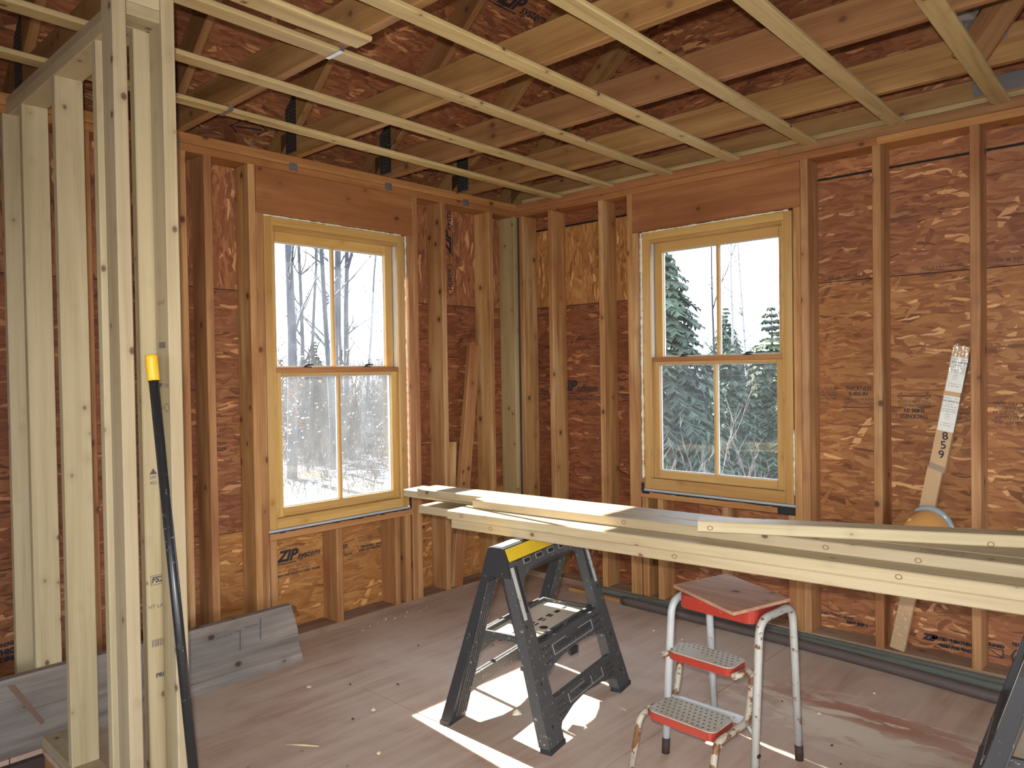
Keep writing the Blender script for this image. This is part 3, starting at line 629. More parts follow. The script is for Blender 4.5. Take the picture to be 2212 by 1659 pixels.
stamp(RP['b'], 2.08, .085, [T('SHEATHING SPAN', .020, -.03, .022, .1, .001), T('GRADE', .018, -.05, 0), T('24/16 EXP 1', .020, .07, .0, .1, .002)])
stamp(RP['b'], 2.55, .080, [T('ZIP', .040, -.07, .012, .2, .003), T('RATED SHEATHING', .020, .03, .016, .1, .002), T('SIZED FOR SPACING', .018, .05, -.014, .1, .002)])
stamp(RP['b'], 2.80, .095, [T('GUARD', .020, -.055, .022, 0, .002), ('b', -.088, -.022, -.030, -.026), ('b', -.088, -.022, .006, .010), ('b', -.026, -.022, -.030, .010), ('q', [(-.088, .006), (-.082, .006), (-.026, -.026), (-.034, -.026)]), ('o', .044, .044, .006, .05, -.014), ('o', .024, .024, .006, .05, -.014), T('CLEANED', .018, .05, .045, 0, .002)])
# roof deck: logo over the middle, arrows along the eave
rp1 = RF[(1, 3)]
stamp(rp1, -.66, .865, [('o', .125, .060, .005, -.20, .02), T('HUBER', .070, -.20, .02, 0, .001, .68)]+[(i[0], *i[1:]) for i in zip_logo(1.15)]+[T('ROOF SYSTEM', .022, .04, -.07), T('THIS SIDE DOWN', .022, .0, -.098)], .0)
for u in (-1.82, -.62): stamp(RF[(0, 3)] if u > -1.03 else RF[(0, 2)], u, -.265, [('a', .21, .009, 0, 0), T('STRENGTH AXIS', .026, .03, .035), T('24/16', .03, .16, .03, 0, .001)], .1)
PINK = plain('faded_stud_ink', (.075, .065, .07), .7)
def bars(w, h, n, seed):
    r = random.Random(seed); out = []; x = -w/2
    while x < w/2-.002:
        b = r.choice((.0015, .002, .0035)); out.append(('b', x, x+b, -h/2, h/2)); x += b+r.choice((.0015, .002, .003))
    return out
def face_stamp(ob, M, items):
    o = stamp(ob, 0, 0, items, 0, PINK); o.matrix_local = M; return o
# P3R side face (facing -y): local origin = stud centre, half sizes .0465,.019
FY = lambda z, x=0: frame_M((x, -.0194, z), (1, 0, 0), (0, 0, 1), (0, -1, 0))
cz = 1.224; cz3 = (.038+2.4842)/2
for z, it in ((1.60, [T('KD-HT', .016)]), (1.475, bars(.05, .018, 1, 1)), (1.355, [T('SPF', .018, -.02, 0, 0, .001), T('STUD', .015, .02, 0)]), (1.29, [T('No 2', .016, -.01), ('o', .017, .012, .002, .022, 0)])):
    face_stamp(P3R, FY(z-cz3), it)
FX = lambda z, y=0: frame_M((.0187, y, z), (0, 1, 0), (0, 0, 1), (1, 0, 0))
for z, it in ((1.085, [('q', [(-.022, .004), (.0, .004), (-.011, .022)]), T('SPF', .014, -.012, -.006), T('402 HT', .014, 0, -.022)]), (.77, [('b', -.026, .026, .013, .0145), ('b', -.026, .026, -.0145, -.013), ('b', -.026, -.0245, -.013, .013), ('b', .0245, .026, -.013, .013), T('FS2B', .024, 0, 0, .2, .001), T('8', .016, -.036, -.006)]), (.69, [T('HT LABEL', .016)]), (.58, bars(.052, .022, 1, 4)), (.48, [T('PRF A', .018, .006, 0, 0, .001)])):
    face_stamp(P3L, FX(z-cz, -.006), it)

# ================================================================== LUMBER ON THE SAWHORSES
LO = Vector((1.084, -1.623, 0)); LD = Vector((.99551, .09467, 0)); LN = Vector((-.09467, .99551, 0)); la = math.atan2(LD.y, LD.x)
def lumber(d0, L, n0, wd, z0, label, kind='pale', yaw=0, bend=0, t=.0375, wane=False):
    p = LO+LD*d0+LN*n0
    b = MB(); e = .0035; n = 10
    pr = [(e, 0), (wd-e, 0), (wd, e), (wd, t-e), (wd-e, t), (e, t), (0, t-e), (0, e)]
    vs = []
    for i in range(n+1):
        x = L*i/n; dz = bend*(4*(i/n-.5)**2-1)*0+bend*(i/n)**2
        for a, c in pr: vs.append((x, a+(.0), c+dz))
    fs = [tuple(range(7, -1, -1)), tuple(n*8+q for q in range(8))]+[(i*8+q, i*8+(q+1) % 8, i*8+8+(q+1) % 8, i*8+8+q) for i in range(n) for q in range(8)]
    b.add(vs, fs)
    o = b.build('lumber_board', wood(kind, 'x')); o.location = (p.x, p.y, z0); o.rotation_euler = (0, 0, la+yaw)
    tag(o, label, 'board', 'boards stacked across the sawhorses'); return o
ZL = .7162; q = .0381
B = {}
B[5] = lumber(0, 2.75, 0, .139, ZL, 'lowest pale board at the front of the stack, lying straight on the yellow-topped sawhorse')
B[2] = lumber(-.36, 2.9, .168, .139, ZL, 'pale board sticking out below the rear pair, half shaded, bottom layer of the stack')
B['h'] = lumber(.16, 2.6, .322, .139, ZL, 'pale board hidden at the back of the bottom layer of the stack')
B[4] = lumber(-.02, 2.75, -.004, .139, ZL+q, 'pale front board on top of the lowest one, sunlit at its left end')
B['i'] = lumber(.14, 2.6, .150, .139, ZL+q, 'pale board buried in the middle layer of the stack')
B[1] = lumber(-.6, 3.05, .305, .145, ZL+q, 'board that sticks out farthest left, towards the left window')
B[3] = lumber(.045, 2.7, .088, .089, ZL+2*q, 'narrow orange-edged board in the top layer with a ringed knot in its edge', 'pale')
B['b'] = lumber(-.38, 3.0, .180, .134, ZL+2*q, 'wane-edged rear top board with a grey knot patch at its left end')
B[6] = lumber(1.115, 1.9, .004, .089, ZL+3*q, 'topmost pale board lying at an angle across the right end of the stack', yaw=.331)
# knots on the board edges (own colour of the wood)
KN = plain('knot_wood', (.16, .075, .035), .6)
for o, x, z in ((B[3], .74, .020), (B[5], .215, .022), (B[5], 1.03, .020), (B[4], .08, .02), (B[6], .04, .015), (B[6], .86, .008), (B[4], 1.75, .02), (B[3], 1.46, .02), (B[3], 1.72, .015)):
    n = 12
    MB().add([(x+.010*math.cos(2*PI*i/n), -.0004, z+.008*math.sin(2*PI*i/n)) for i in range(n)]+[(x+.007*math.cos(2*PI*i/n), -.0004, z+.0055*math.sin(2*PI*i/n)) for i in range(n)], [(i, (i+1) % n, n+(i+1) % n, n+i) for i in range(n)]).build('knot_ring', KN, o)
for o, x0, wd in ((B[6], .955, .09), (B[3], 2.02-.045-.2, .089)):   # grade stamps
    o2 = stamp(o, 0, 0, [('b', -.055, .055, -.028, -.027), ('b', -.055, .055, .027, .028), ('b', -.055, -.054, -.028, .028), ('b', .054, .055, -.028, .028), T('SPF KD-HT', .018, 0, .010), T('No 2  402', .015, 0, -.012)], 0, PINK, 'grade_stamp')
    o2.matrix_local = Matrix.Translation((x0, wd/2, .0379))

# ================================================================== SAWHORSES
PLAS = plain('black_plastic', (.022, .022, .024), .5, speck=(.28, .26, .23), speckscale=55, speckpos=.66)
PLAS2 = plain('dusty_black_plastic', (.050, .050, .049), .6, speck=(.30, .27, .23), speckscale=70, speckpos=.62)
YEL = plain('yellow_plastic', (.62, .42, .02), .45, speck=(.62, .60, .52), speckscale=16, speckpos=.60)
LAB = plain('worn_sticker_and_sunlit_top', (.42, .42, .38), .6, speck=(.12, .12, .12), speckscale=60, speckpos=.6)
DARK = plain('slot_shade_black', (.008, .008, .008), .8); RIB = plain('light_plastic_rib', (.22, .22, .20), .5)  # DARK paints the shade inside slots and holes onto flat plates
def sawhorse(name, loc, ang, label):
    r = empty(name, loc, ang); tag(r, label, 'sawhorse', 'plastic sawhorses under the boards')
    X = lambda z: .25-.301*z
    def plate(nm, s, poly, t=.016, mat=PLAS2, off=0, parent=None):
        A = [(s*(X(z)-off), y, z) for y, z in poly]; Bq = [(s*(X(z)-off-t), y, z) for y, z in poly]
        if s < 0: A, Bq = A[::-1], Bq[::-1]
        return MB().hexa(Bq, A).build(nm, mat, parent or r)
    # top beam
    b = MB(); pr = lambda y, k: [(.020*k, y, .7155), (.034*k, y, .712), (.052, y, .655), (.066, y, .603), (.056, y, .603), (-.056, y, .603), (-.066, y, .603), (-.052, y, .655), (-.034*k, y, .712), (-.020*k, y, .7155)]
    b.hexa(pr(-.325, 1), pr(.325, 1)); b2 = b.build('top_beam', PLAS, r)
    MB().box(-.019, .019, -.30, .30, .7156, .7162).build('pale_top_strip', LAB, b2)  # pale strip paints dust and sun glare onto the beam top
    for s in (-1, 1):
        A = [(s*.0365, -.312, .709), (s*.0535, -.306, .663), (s*.0535, .306, .663), (s*.0365, .312, .709)]; Bq = [(p[0]-s*.006, p[1], p[2]) for p in A]
        if s > 0: A, Bq = A, Bq
        MB().hexa(Bq, A).build('yellow_side_panel', YEL, r)
        rail = plate('upper_rail', s, [(-.305, .655), (-.30, .50), (-.262, .545), (-.235, .590), (-.17, .614), (-.05, .622), (.06, .621), (.17, .612), (.235, .588), (.262, .545), (.30, .50), (.305, .655)], .014, PLAS2, -.001)
        for i in range(5):
            y = -.19+.095*i
            plate('slot_rim', s, [(y-.026, .637), (y+.026, .637), (y+.026, .657), (y-.026, .657)], .003, RIB, -.0035, rail); plate('slot', s, [(y-.021, .640), (y+.021, .640), (y+.021, .654), (y-.021, .654)], .003, DARK, -.0045, rail)
        mid = plate('middle_panel', s, [(-.25, .350), (-.25, .245), (-.2, .256), (-.11, .270), (.03, .276), (.12, .271), (.2, .258), (.25, .245), (.25, .350)], .02)
        plate('panel_lip', s, [(-.25, .340), (.25, .340), (.25, .352), (-.25, .352)], .01, PLAS2, -.006, mid)
        b = MB()
        for y0, y1, z0, z1 in ((-.17, .17, .2865, .290), (-.17, -.166, .29, .326), (.166, .17, .29, .326), (-.16, -.06, .324, .327), (.05, .16, .324, .327)):
            b.hexa([(s*(X(z)-.002), y, z) for y, z in ((y0, z0), (y1, z0), (y1, z1), (y0, z1))][::s], [(s*(X(z)+.003), y, z) for y, z in ((y0, z0), (y1, z0), (y1, z1), (y0, z1))][::s])
        b.build('panel_ribs', RIB, mid)
        plate('latch_tab', s, [(-.052, .272), (-.048, .246), (.006, .243), (.022, .266)], .012, PLAS, .002, mid)
        low = plate('lower_panel', s, [(-.25, .157), (-.25, .055), (-.235, .070), (-.13, .093), (-.01, .101), (.12, .090), (.235, .070), (.25, .055), (.25, .157)], .02)
        plate('panel_lip', s, [(-.25, .150), (.25, .150), (.25, .159), (-.25, .159)], .012, PLAS2, -.006, low)
        b = MB()
        for y0, y1, z0, z1 in ((-.15, .15, .1065, .1095), (-.15, -.147, .11, .140), (.147, .15, .11, .140), (.045, .048, .11, .140), (-.13, -.02, .138, .141)):
            b.hexa([(s*(X(z)-.002), y, z) for y, z in ((y0, z0), (y1, z0), (y1, z1), (y0, z1))][::s], [(s*(X(z)+.003), y, z) for y, z in ((y0, z0), (y1, z0), (y1, z1), (y0, z1))][::s])
        b.build('panel_ribs', RIB, low)
        for pan, zz in ((mid, (.335, .31, .285)), (low, (.14, .12, .10))):
            b = MB()
            for yy in (-.235, -.215, -.195, .195, .215, .235):
                for j, z in enumerate(zz):
                    z2 = z-(.008 if int(abs(yy)*1000) % 2 else 0)
                    b.tube([(s*(X(z2)-.001), yy+.004*(j % 2), z2), (s*(X(z2)+.0012), yy+.004*(j % 2), z2)], .0042, 6)
            b.build('rivet_dots', DARK, pan, None, 'stuff')
        # raised lettering
        for pan, body, z, size, mt in ((mid, 'ADJUSTABLE SAWHORSE', .308, .029, PLAS), (low, 'MAX LOAD', .124, .018, PLAS)):
            me = text_bm(body, size, 0, .0004)
            zx = Vector((-.301*s, 0, 1)).normalized()
            ux = (0, s, 0); nn = Vector(ux).cross(zx)
            M = frame_M((s*(X(z)+.0012), 0, z), ux, zx, nn)
            link('raised_lettering', me, mt, pan, M)
        for e in (-1, 1):
            yo = lambda z: e*(.362-.052*z/.7); yi = lambda z: e*(.250+.012*z/.7)
            zs_ = (0.018, .30, .36, .66); k = (0, 0, .001, .0)
            b = MB(); secs = []
            for z, kk in zip(zs_, k):
                t = .046-.008*z/.66; x = s*(X(z)+kk)
                secs.append([(x, yo(z), z), (x, yi(z), z), (x-s*t, yi(z), z), (x-s*t, yo(z), z)])
            if s*e < 0: secs = [q[::-1] for q in secs]
            for a, c in zip(secs, secs[1:]): b.hexa(a, c)
            leg = b.build('leg', PLAS2 if s > 0 else PLAS, r)
            z = 0; x = s*X(0)
            MB().box(min(x, x-s*.046), max(x, x-s*.046), min(yo(0), yi(0)), max(yo(0), yi(0)), 0, .0178).build('foot_pad', PLAS, leg)
            b = MB()   # open channel with ribs on the inner face and along the end
            for j in range(5):
                yy = yi(.3)+(yo(.3)-yi(.3))*(.12+.18*j)
                for z0, z1 in ((.03, .58),):
                    xa = s*(X(z0)-.0455); xb = s*(X(z1)-.0395)
                    b.hexa([(xa, yy-.002, z0), (xa, yy+.002, z0), (xb, yy+.002, z1), (xb, yy-.002, z1)], [(xa-s*.005, yy-.002, z0), (xa-s*.005, yy+.002, z0), (xb-s*.005, yy+.002, z1), (xb-s*.005, yy-.002, z1)])
            b.build('channel_ribs', PLAS2 if s < 0 else PLAS, leg)
            y0, y1 = sorted((yo(.5)-e*.012, yo(.5)-e*.034))
            plate('sticker', s, [(y0+.004, .450), (y1+.004, .450), (y1, .640), (y0, .640)], .001, LAB, -.0012, leg)
            y0, y1 = sorted((yo(.5)-e*.044, yo(.5)-e*.058))
            plate('leg_groove', s, [(y0, .470), (y1, .470), (y1, .642), (y0, .642)], .001, DARK, -.0012, leg)
            for z in (.42, .22, .07):
                plate('pin_hole', s, [(e*.306, z), (e*.312, z+.008), (e*.306, z+.016), (e*.300, z+.008)], .001, DARK, -.0016, leg)
            # end face groove
            MB().hexa([(s*(X(.60)-.012), yo(.6)+e*.0006, .60), (s*(X(.60)-.026), yo(.6)+e*.0006, .60), (s*(X(.63)-.026), yo(.63)+e*.0006, .63), (s*(X(.63)-.012), yo(.63)+e*.0006, .63)], [(s*(X(.60)-.012), yo(.6)+e*.003, .60), (s*(X(.60)-.026), yo(.6)+e*.003, .60), (s*(X(.63)-.026), yo(.63)+e*.003, .63), (s*(X(.63)-.012), yo(.63)+e*.003, .63)]).build('hinge_bracket', GALV, leg)
    # shelf tray
    b = MB().box(-.122, .122, -.247, .247, .335, .345)
    sh = b.build('shelf_tray', PLAS2, r)
    MB().box(-.122, -.110, -.247, .247, .3452, .361).box(.110, .122, -.247, .247, .3452, .361).box(-.11, .11, -.247, -.235, .3452, .361).box(-.11, .11, .235, .247, .3452, .361).build('tray_rim', PLAS2, sh)
    MB().box(-.1095, .1095, -.2345, .2345, .3455, .3462).build('tray_dust', plain('pale_sawdust', (.52, .44, .33), .9), sh)
    b = MB()
    for i in range(7): b.box(-.02+.004*i, -.008+.004*i, -.19+.062*i, -.155+.062*i, .3464, .3468); b.box(.012, .020, -.19+.062*i, -.16+.062*i, .3464, .3468)
    b.tube([(.06, -.07, .3463), (.06, -.07, .3469)], .018, 12)
    b.build('tray_slots', DARK, sh, None, 'stuff')
    b = MB()
    for i in range(26):
        if i % 7 in (5, 6): continue
        y = -.235+.0185*i; b.box(.123, .127, y, y+.004, .346, .361)
    b.build('tray_teeth', DARK, sh, None, 'stuff')
    MB().box(-.128, .128, -.014, .014, .312, .334).build('cross_brace', PLAS, r)
    return r
sawhorse('sawhorse', (1.415, -1.442, 0), .195, 'black folding sawhorse with yellow top panels standing in the patch of sunlight')
sawhorse('sawhorse', (3.15, -1.25, 0), .10, 'second black sawhorse cut by the right edge, holding the right end of the boards')

# ================================================================== STEP STOOL
WHT = plain('chipped_white_paint', (.40, .42, .42), .38, speck=(.20, .085, .035), speckscale=26, speckpos=.66)
RUST = plain('rusty_white_tube', (.36, .32, .25), .5, speck=(.15, .06, .02), speckscale=34, speckpos=.50)
RED = plain('red_enamel', (.30, .030, .018), .35, speck=(.60, .42, .36), speckscale=30, speckpos=.70)
TREAD = plain('worn_tread_paint', (.38, .355, .28), .6, speck=(.36, .28, .22), speckscale=12, speckpos=.62)
RUB = plain('dark_rubber', (.035, .018, .014), .8)
st = empty('step_stool', (2.2, -1.4, 0)); tag(st, 'old red and white metal step stool with dotted treads and rusty tube legs', 'step stool')
IM = Matrix.Translation((-2.2, 1.4, 0))
def stool(b, name, mat, parent=st): 
    return b.build(name, mat, parent, IM if parent is st else None)
r = .0135
for side, P, mt in (('l', [(2.022, -1.456, .0), (2.036, -1.425, .553), (2.062, -1.205, .553), (2.064, -1.170, 0)], WHT), ('r', [(2.368, -1.478, 0), (2.378, -1.448, .553), (2.394, -1.225, .553), (2.400, -1.190, 0)], plain('rust_flecked_white_paint', (.37, .37, .34), .42, speck=(.15, .06, .02), speckscale=38, speckpos=.585))):
    f = fillet(P, .06, 7)
    stool(MB().tube(f, r, 12), 'side_frame', mt)
    for i in (0, -1):
        d = (Vector(P[1 if i == 0 else -2])-Vector(P[i])).normalized(); p = Vector(P[i])
        stool(MB().tube([p, p+d*.055], r+.0012, 12), 'rubber_foot', RUB)
def rrect(x0, x1, y0, y1, rad, n=5):
    out = []
    for cx, cy, a in ((x1-rad, y0+rad, -PI/2), (x1-rad, y1-rad, 0), (x0+rad, y1-rad, PI/2), (x0+rad, y0+rad, PI)):
        for i in range(n+1): t = a+PI/2*i/n; out.append((cx+rad*math.cos(t), cy+rad*math.sin(t)))
    return out
def skew(pts, k=-.06, xc=2.2): return [(x, y+(x-xc)*k) for x, y in pts]
def tray(name, pts, z0, z1, top_mat, dots=None):
    b = MB(); n = len(pts)
    b.hexa([(x, y, z0) for x, y in pts], [(x, y, z1) for x, y in pts]); o = stool(b, name, RED)
    if top_mat:
        cx = sum(p[0] for p in pts)/n; cy = sum(p[1] for p in pts)/n
        ins = [(cx+(x-cx)*.985, cy+(y-cy)*.97) for x, y in pts]
        t = stool(MB().hexa([(x, y, z1+.0002) for x, y in ins], [(x, y, z1+.004) for x, y in ins]), name+'_tread', top_mat, None)
        t.parent = o
        if dots:
            d = MB(); x0, x1, y0, y1, nx, ny, skip = dots
            for i in range(nx):
                for j in range(ny):
                    if skip and skip(i/(nx-1), j/(ny-1)): continue
                    x = x0+(x1-x0)*(i+.5*(j % 2))/nx; y = y0+(y1-y0)*j/(ny-1); y += (x-2.2)*-.06; m = 8
                    d.add([(x+.0042*math.cos(2*PI*q/m), y+.0036*math.sin(2*PI*q/m), z1+.0044) for q in range(m)], [tuple(range(m))])
            dd = stool(d, 'tread_dots', plain('dark_tread_hole', (.035, .03, .045), .7), None); dd.parent = o; dd['kind'] = 'stuff'
    return o
tray('seat', skew(rrect(2.066, 2.364, -1.445, -1.215, .035)), .533, .579, None)
sx0, sx1 = 2.040, 2.296
us = tray('upper_step', skew(rrect(sx0, sx1, -1.478, -1.357, .03), -.05, 2.16), .352, .377, TREAD, (sx0+.012, sx1-.01, -1.463, -1.372, 12, 5, lambda i, j: j < .75 and .12 < i < (.80 if j < .3 else .6 if j < .5 else .45)))
ls = tray('lower_step', skew(rrect(2.026, 2.292, -1.594, -1.445, .03), -.05, 2.16), .174, .200, TREAD, (2.026+.012, 2.292-.01, -1.578, -1.460, 12, 6, None))
for P in ([(1.998, -1.640, 0), (2.012, -1.602, .186), (2.032, -1.400, .192), (2.044, -1.372, .362), (2.026, -1.470, .360)], [(2.300, -1.655, 0), (2.306, -1.615, .186), (2.322, -1.425, .192), (2.328, -1.392, .362), (2.306, -1.488, .360)]):
    f = fillet(P, .035, 6)
    stool(MB().tube(f, .0115, 10), 'step_frame', RUST)
stool(MB().box(2.035, 2.322, -1.430, -1.418, .178, .205), 'cross_bar', WHT)
stool(MB().tube(fillet([(2.322, -1.43, .185), (2.36, -1.44, .15), (2.366, -1.455, .06)], .03), .006, 6), 'brace_wire', WHT)
stool(MB().tube([(2.382, -1.4665, .115), (2.383, -1.480, .115)], .006, 8), 'bolt', BLK)
# offcut of plywood laid over the seat
pc = [(2.017, -1.38), (2.093, -1.118), (2.407, -1.272), (2.33, -1.536)]
o = MB().hexa([(x, y, .5795) for x, y in pc], [(x, y, .5905) for x, y in pc]).build('plywood_offcut', wood('ply', 'x')); tag(o, 'rough square of reddish plywood lying askew on the seat of the step stool', 'plywood')

# ================================================================== LOOSE THINGS ROUND THE ROOM
g = wood('grey', 'y')
pts = [(-4.6, 0), (-1.84, 0), (-1.862, .09), (-1.868, .16), (-1.902, .287), (-4.6, .287)]
b = MB().hexa([(.250, y, z) for y, z in pts], [(.212, y, z) for y, z in pts])
o = b.build('weathered_plank', g); tag(o, 'wide weathered grey plank standing on edge on the floor along the left wall', 'plank')
me = MB()
for y, z0, z1 in ((-2.165, .14, .235), (-2.065, .165, .262)): me.hexa([(.2504, y, z0), (.2504, y+.006, z0), (.2504, y+.008, z1), (.2504, y+.002, z1)], [(.2507, y, z0), (.2507, y+.006, z0), (.2507, y+.008, z1), (.2507, y+.002, z1)])
for y0, y1, z in ((-2.27, -2.25, .222), (-2.24, -2.225, .224), (-2.215, -2.20, .227), (-2.19, -2.165, .229), (-2.135, -2.075, .236)): me.box(.2504, .2507, y0, y1, z, z+.004)
me.build('dark_stains', plain('purple_stain', (.075, .058, .065), .8), o)
me = MB(); me.hexa([(.2504, -3.06, .265), (.2504, -3.035, .262), (.2504, -2.94, .09), (.2504, -2.955, .085)], [(.2508, -3.06, .265), (.2508, -3.035, .262), (.2508, -2.94, .09), (.2508, -2.955, .085)])
me.build('brown_gouge', plain('brown_gouge', (.15, .09, .06), .8), o)
# extension pole
p1 = Vector((1.2515, -2.918, 1.445)); p0 = CAM+((RT*((418-1106)/1638.06)-UP*((1659-829.5)/1638.06)+Fw)).normalized()*0
d = RT*((417-1106)/1638.06)-UP*((1659-829.5)/1638.06)+Fw; pb = CAM+d*((1.40-CAM.x)/d.x)
dirp = (pb-p1).normalized(); foot = p1+dirp*(p1.z/(-dirp.z)); foot.z = .001
pole = empty('extension_pole', foot); tag(pole, 'black metal pole with a yellow end sleeve leaning on the pale partition post', 'pole')
BP = plain('scuffed_black_enamel', (.018, .018, .019), .3, speck=(.22, .20, .18), speckscale=70, speckpos=.64)
u = (p1-foot); Lp = u.length; u.normalize()
MB().tube([Vector((0, 0, 0)), u*(Lp-.072)], .0135, 14).build('shaft', BP, pole)
rr = []; pp = []
for i in range(15): pp.append(u*(Lp-.075+.075*i/14)); rr.append(.0165+(.0008 if i % 2 else 0)-(.003 if i == 14 else 0))
MB().tube(pp, rr, 14).build('end_sleeve', plain('yellow_rubber', (.72, .42, .015), .4), pole)
# boards leaning in the bay left of the corner
beam('leaning_board', (-.022, -.591+.001, .0395), (-.022, -.399, 1.553), .089, .036, 'aged', None, (1, 0, 0))
o = COL.objects['leaning_board']; tag(o, 'taller sawn board leaning in the stud bay left of the corner', 'board', 'boards leaning by the corner')
beam('leaning_board', (-.075, -.600, .0395), (-.075, -.560, .94), .065, .036, 'aged', None, (1, 0, 0))
o = COL.objects['leaning_board.001']; tag(o, 'shorter board leaning behind the taller one in the bay left of the corner', 'board', 'boards leaning by the corner')
# carton leaning between two studs on the right
CARD = plain('brown_cardboard', (.46, .30, .155), .7); PAPER = plain('white_label_paper', (.66, .66, .60), .6); FILM = None
car = empty('shipping_carton', (2.37, .018, .042)); tag(car, 'long flat cardboard carton with two white labels and 859 in marker, leaning between studs', 'carton')
def slat(name, a, b_, wd, y0, y1, mat, par, e=0):
    a = Vector((a[0], 0, a[1])); b_ = Vector((b_[0], 0, b_[1])); ax = (b_-a).normalized(); nx = Vector((ax.z, 0, -ax.x))
    P = [a-nx*wd/2, a+nx*wd/2, b_+nx*wd/2, b_-nx*wd/2]; off = Vector(par.location) if par else Vector()
    A = [Vector((p.x, y1, p.z))-off for p in P]; Bq = [Vector((p.x, y0, p.z))-off for p in P]
    return MB().hexa([tuple(v) for v in A], [tuple(v) for v in Bq]).build(name, mat, par)
slat('lower_sleeve', (2.373, .0480), (2.540, .915), .062, .006, .036, CARD, car)
slat('upper_sleeve', (2.545, .900), (2.650, 1.462), .066, .001, .041, CARD, car)
slat('tape_band', (2.5525, .930), (2.5435, .905), .068, .0004, .0008, plain('grey_tape', (.27, .20, .13), .4), car)
a = Vector((2.5545, .930)); ax = Vector((2.652-2.5545, 1.462-.930)).normalized()
for t0, t1 in ((.155, .315), (.335, .49)):
    p = a+ax*t0; q2 = a+ax*t1
    lb = slat('paper_label', (p.x, p.y), (q2.x, q2.y), .065, .0002, .0006, PAPER, car)
    its = []; rr_ = random.Random(int(t0*100))
    L = t1-t0
    for k, (fr, sz, bo) in enumerate(((.93, .008, 0), (.85, .010, .0003), (.76, .006, 0), (.70, .006, 0), (.62, .005, 0), (.56, .007, 0), (.48, .006, 0), (.42, .006, 0), (.36, .005, 0), (.22, .005, 0), (.16, .007, 0))):
        its.append(T(['SHIP DATE      QTY 1', 'WOOD BLIND SLAT', 'ITEM 4410', 'COLOR NATURAL  M57', 'WIDTH HEIGHT MOUNT', 'CUSTOMER ORDER', 'ORDER', 'TICKET', '85 1/2 IN', 'PACKED BY', 'LB   SEAL 0859'][k], sz, -.004, L*(fr-.5), 0, bo))
    its.append(('b', -.03, .03, L*.12, L*.12+.0006)); its.append(('b', -.03, .03, -L*.27, -L*.27+.0006))
    s_ = stamp(lb, 0, 0, its, 0, plain('grey_print', (.10, .10, .11), .7), 'label_print')
    c = (p+q2)/2; s_.matrix_local = frame_M((c.x-2.37, -.0003-.018, c.y-.042), (ax.y, 0, -ax.x), (ax.x, 0, ax.y), (0, -1, 0))
MK = plain('black_marker', (.012, .010, .02), .5)
us_ = [o for o in COL.objects if o.name.startswith('upper_sleeve')][0]
for ch, t in (('8', .137), ('5', .095), ('9', .052)):
    me = text_bm(ch, .050, 0, .0009); p = a+ax*(t-.005)
    link('marker_digit', me, MK, us_, frame_M((p.x-2.37+.004, .0004-.018, p.y-.042), (math.cos(-.05), 0, math.sin(.05)), (-math.sin(.05), 0, math.cos(.05)), (0, -1, 0)))
m, nt, b_ = newmat('clear_shrink_film'); b_.inputs['Transmission Weight'].default_value = 0; nt.nodes.remove(b_)
tr = N(nt, 'ShaderNodeBsdfTransparent'); gl = N(nt, 'ShaderNodeBsdfGlossy'); gl.inputs['Roughness'].default_value = .12; gl.inputs[0].default_value = (.9, .9, .9, 1)
tcn = N(nt, 'ShaderNodeTexCoord'); bmp = N(nt, 'ShaderNodeBump'); bmp.inputs['Strength'].default_value = .8; bmp.inputs['Distance'].default_value = .01
nz = noise(nt, tcn.outputs['Object'], 45, 3); nt.links.new(nz.outputs['Fac'], bmp.inputs['Height']); nt.links.new(bmp.outputs[0], gl.inputs['Normal'])
mx = N(nt, 'ShaderNodeMixShader'); mx.inputs[0].default_value = .10; nt.links.new(tr.outputs[0], mx.inputs[1]); nt.links.new(gl.outputs[0], mx.inputs[2]); nt.links.new(mx.outputs[0], nt.nodes['Material Output'].inputs[0]); FILM = m
fm = MB()
sec = lambda c, wd, y0, y1: [(c.x-ax.y*wd/2-2.37, y0-.018, c.y+ax.x*wd/2-.042), (c.x+ax.y*wd/2-2.37, y0-.018, c.y-ax.x*wd/2-.042), (c.x+ax.y*wd/2-2.37, y1-.018, c.y-ax.x*wd/2-.042), (c.x-ax.y*wd/2-2.37, y1-.018, c.y+ax.x*wd/2-.042)]
top = Vector((2.650, 1.462))
secs = [sec(a+ax*.42, .070, -.002, .044), sec(top, .070, -.002, .044), sec(top+ax*.02, .062, .004, .038), sec(top+ax*.034, .035, .012, .03)]
for s1, s2 in zip(secs, secs[1:]): fm.hexa(s1, s2)
fm.build('shrink_film', FILM, car)
fm = MB(); a2 = Vector((2.373, .048)); ax2 = Vector((2.540-2.373, .915-.048)).normalized()
sec2 = lambda c, wd, y0, y1: [(c.x-ax2.y*wd/2-2.37, y0-.018, c.y+ax2.x*wd/2-.042), (c.x+ax2.y*wd/2-2.37, y0-.018, c.y-ax2.x*wd/2-.042), (c.x+ax2.y*wd/2-2.37, y1-.018, c.y-ax2.x*wd/2-.042), (c.x-ax2.y*wd/2-2.37, y1-.018, c.y+ax2.x*wd/2-.042)]
fm.hexa(sec2(a2+ax2*.002, .064, .003, .038), sec2(a2+ax2*.19, .064, .003, .038)); fm.build('shrink_film', FILM, car)
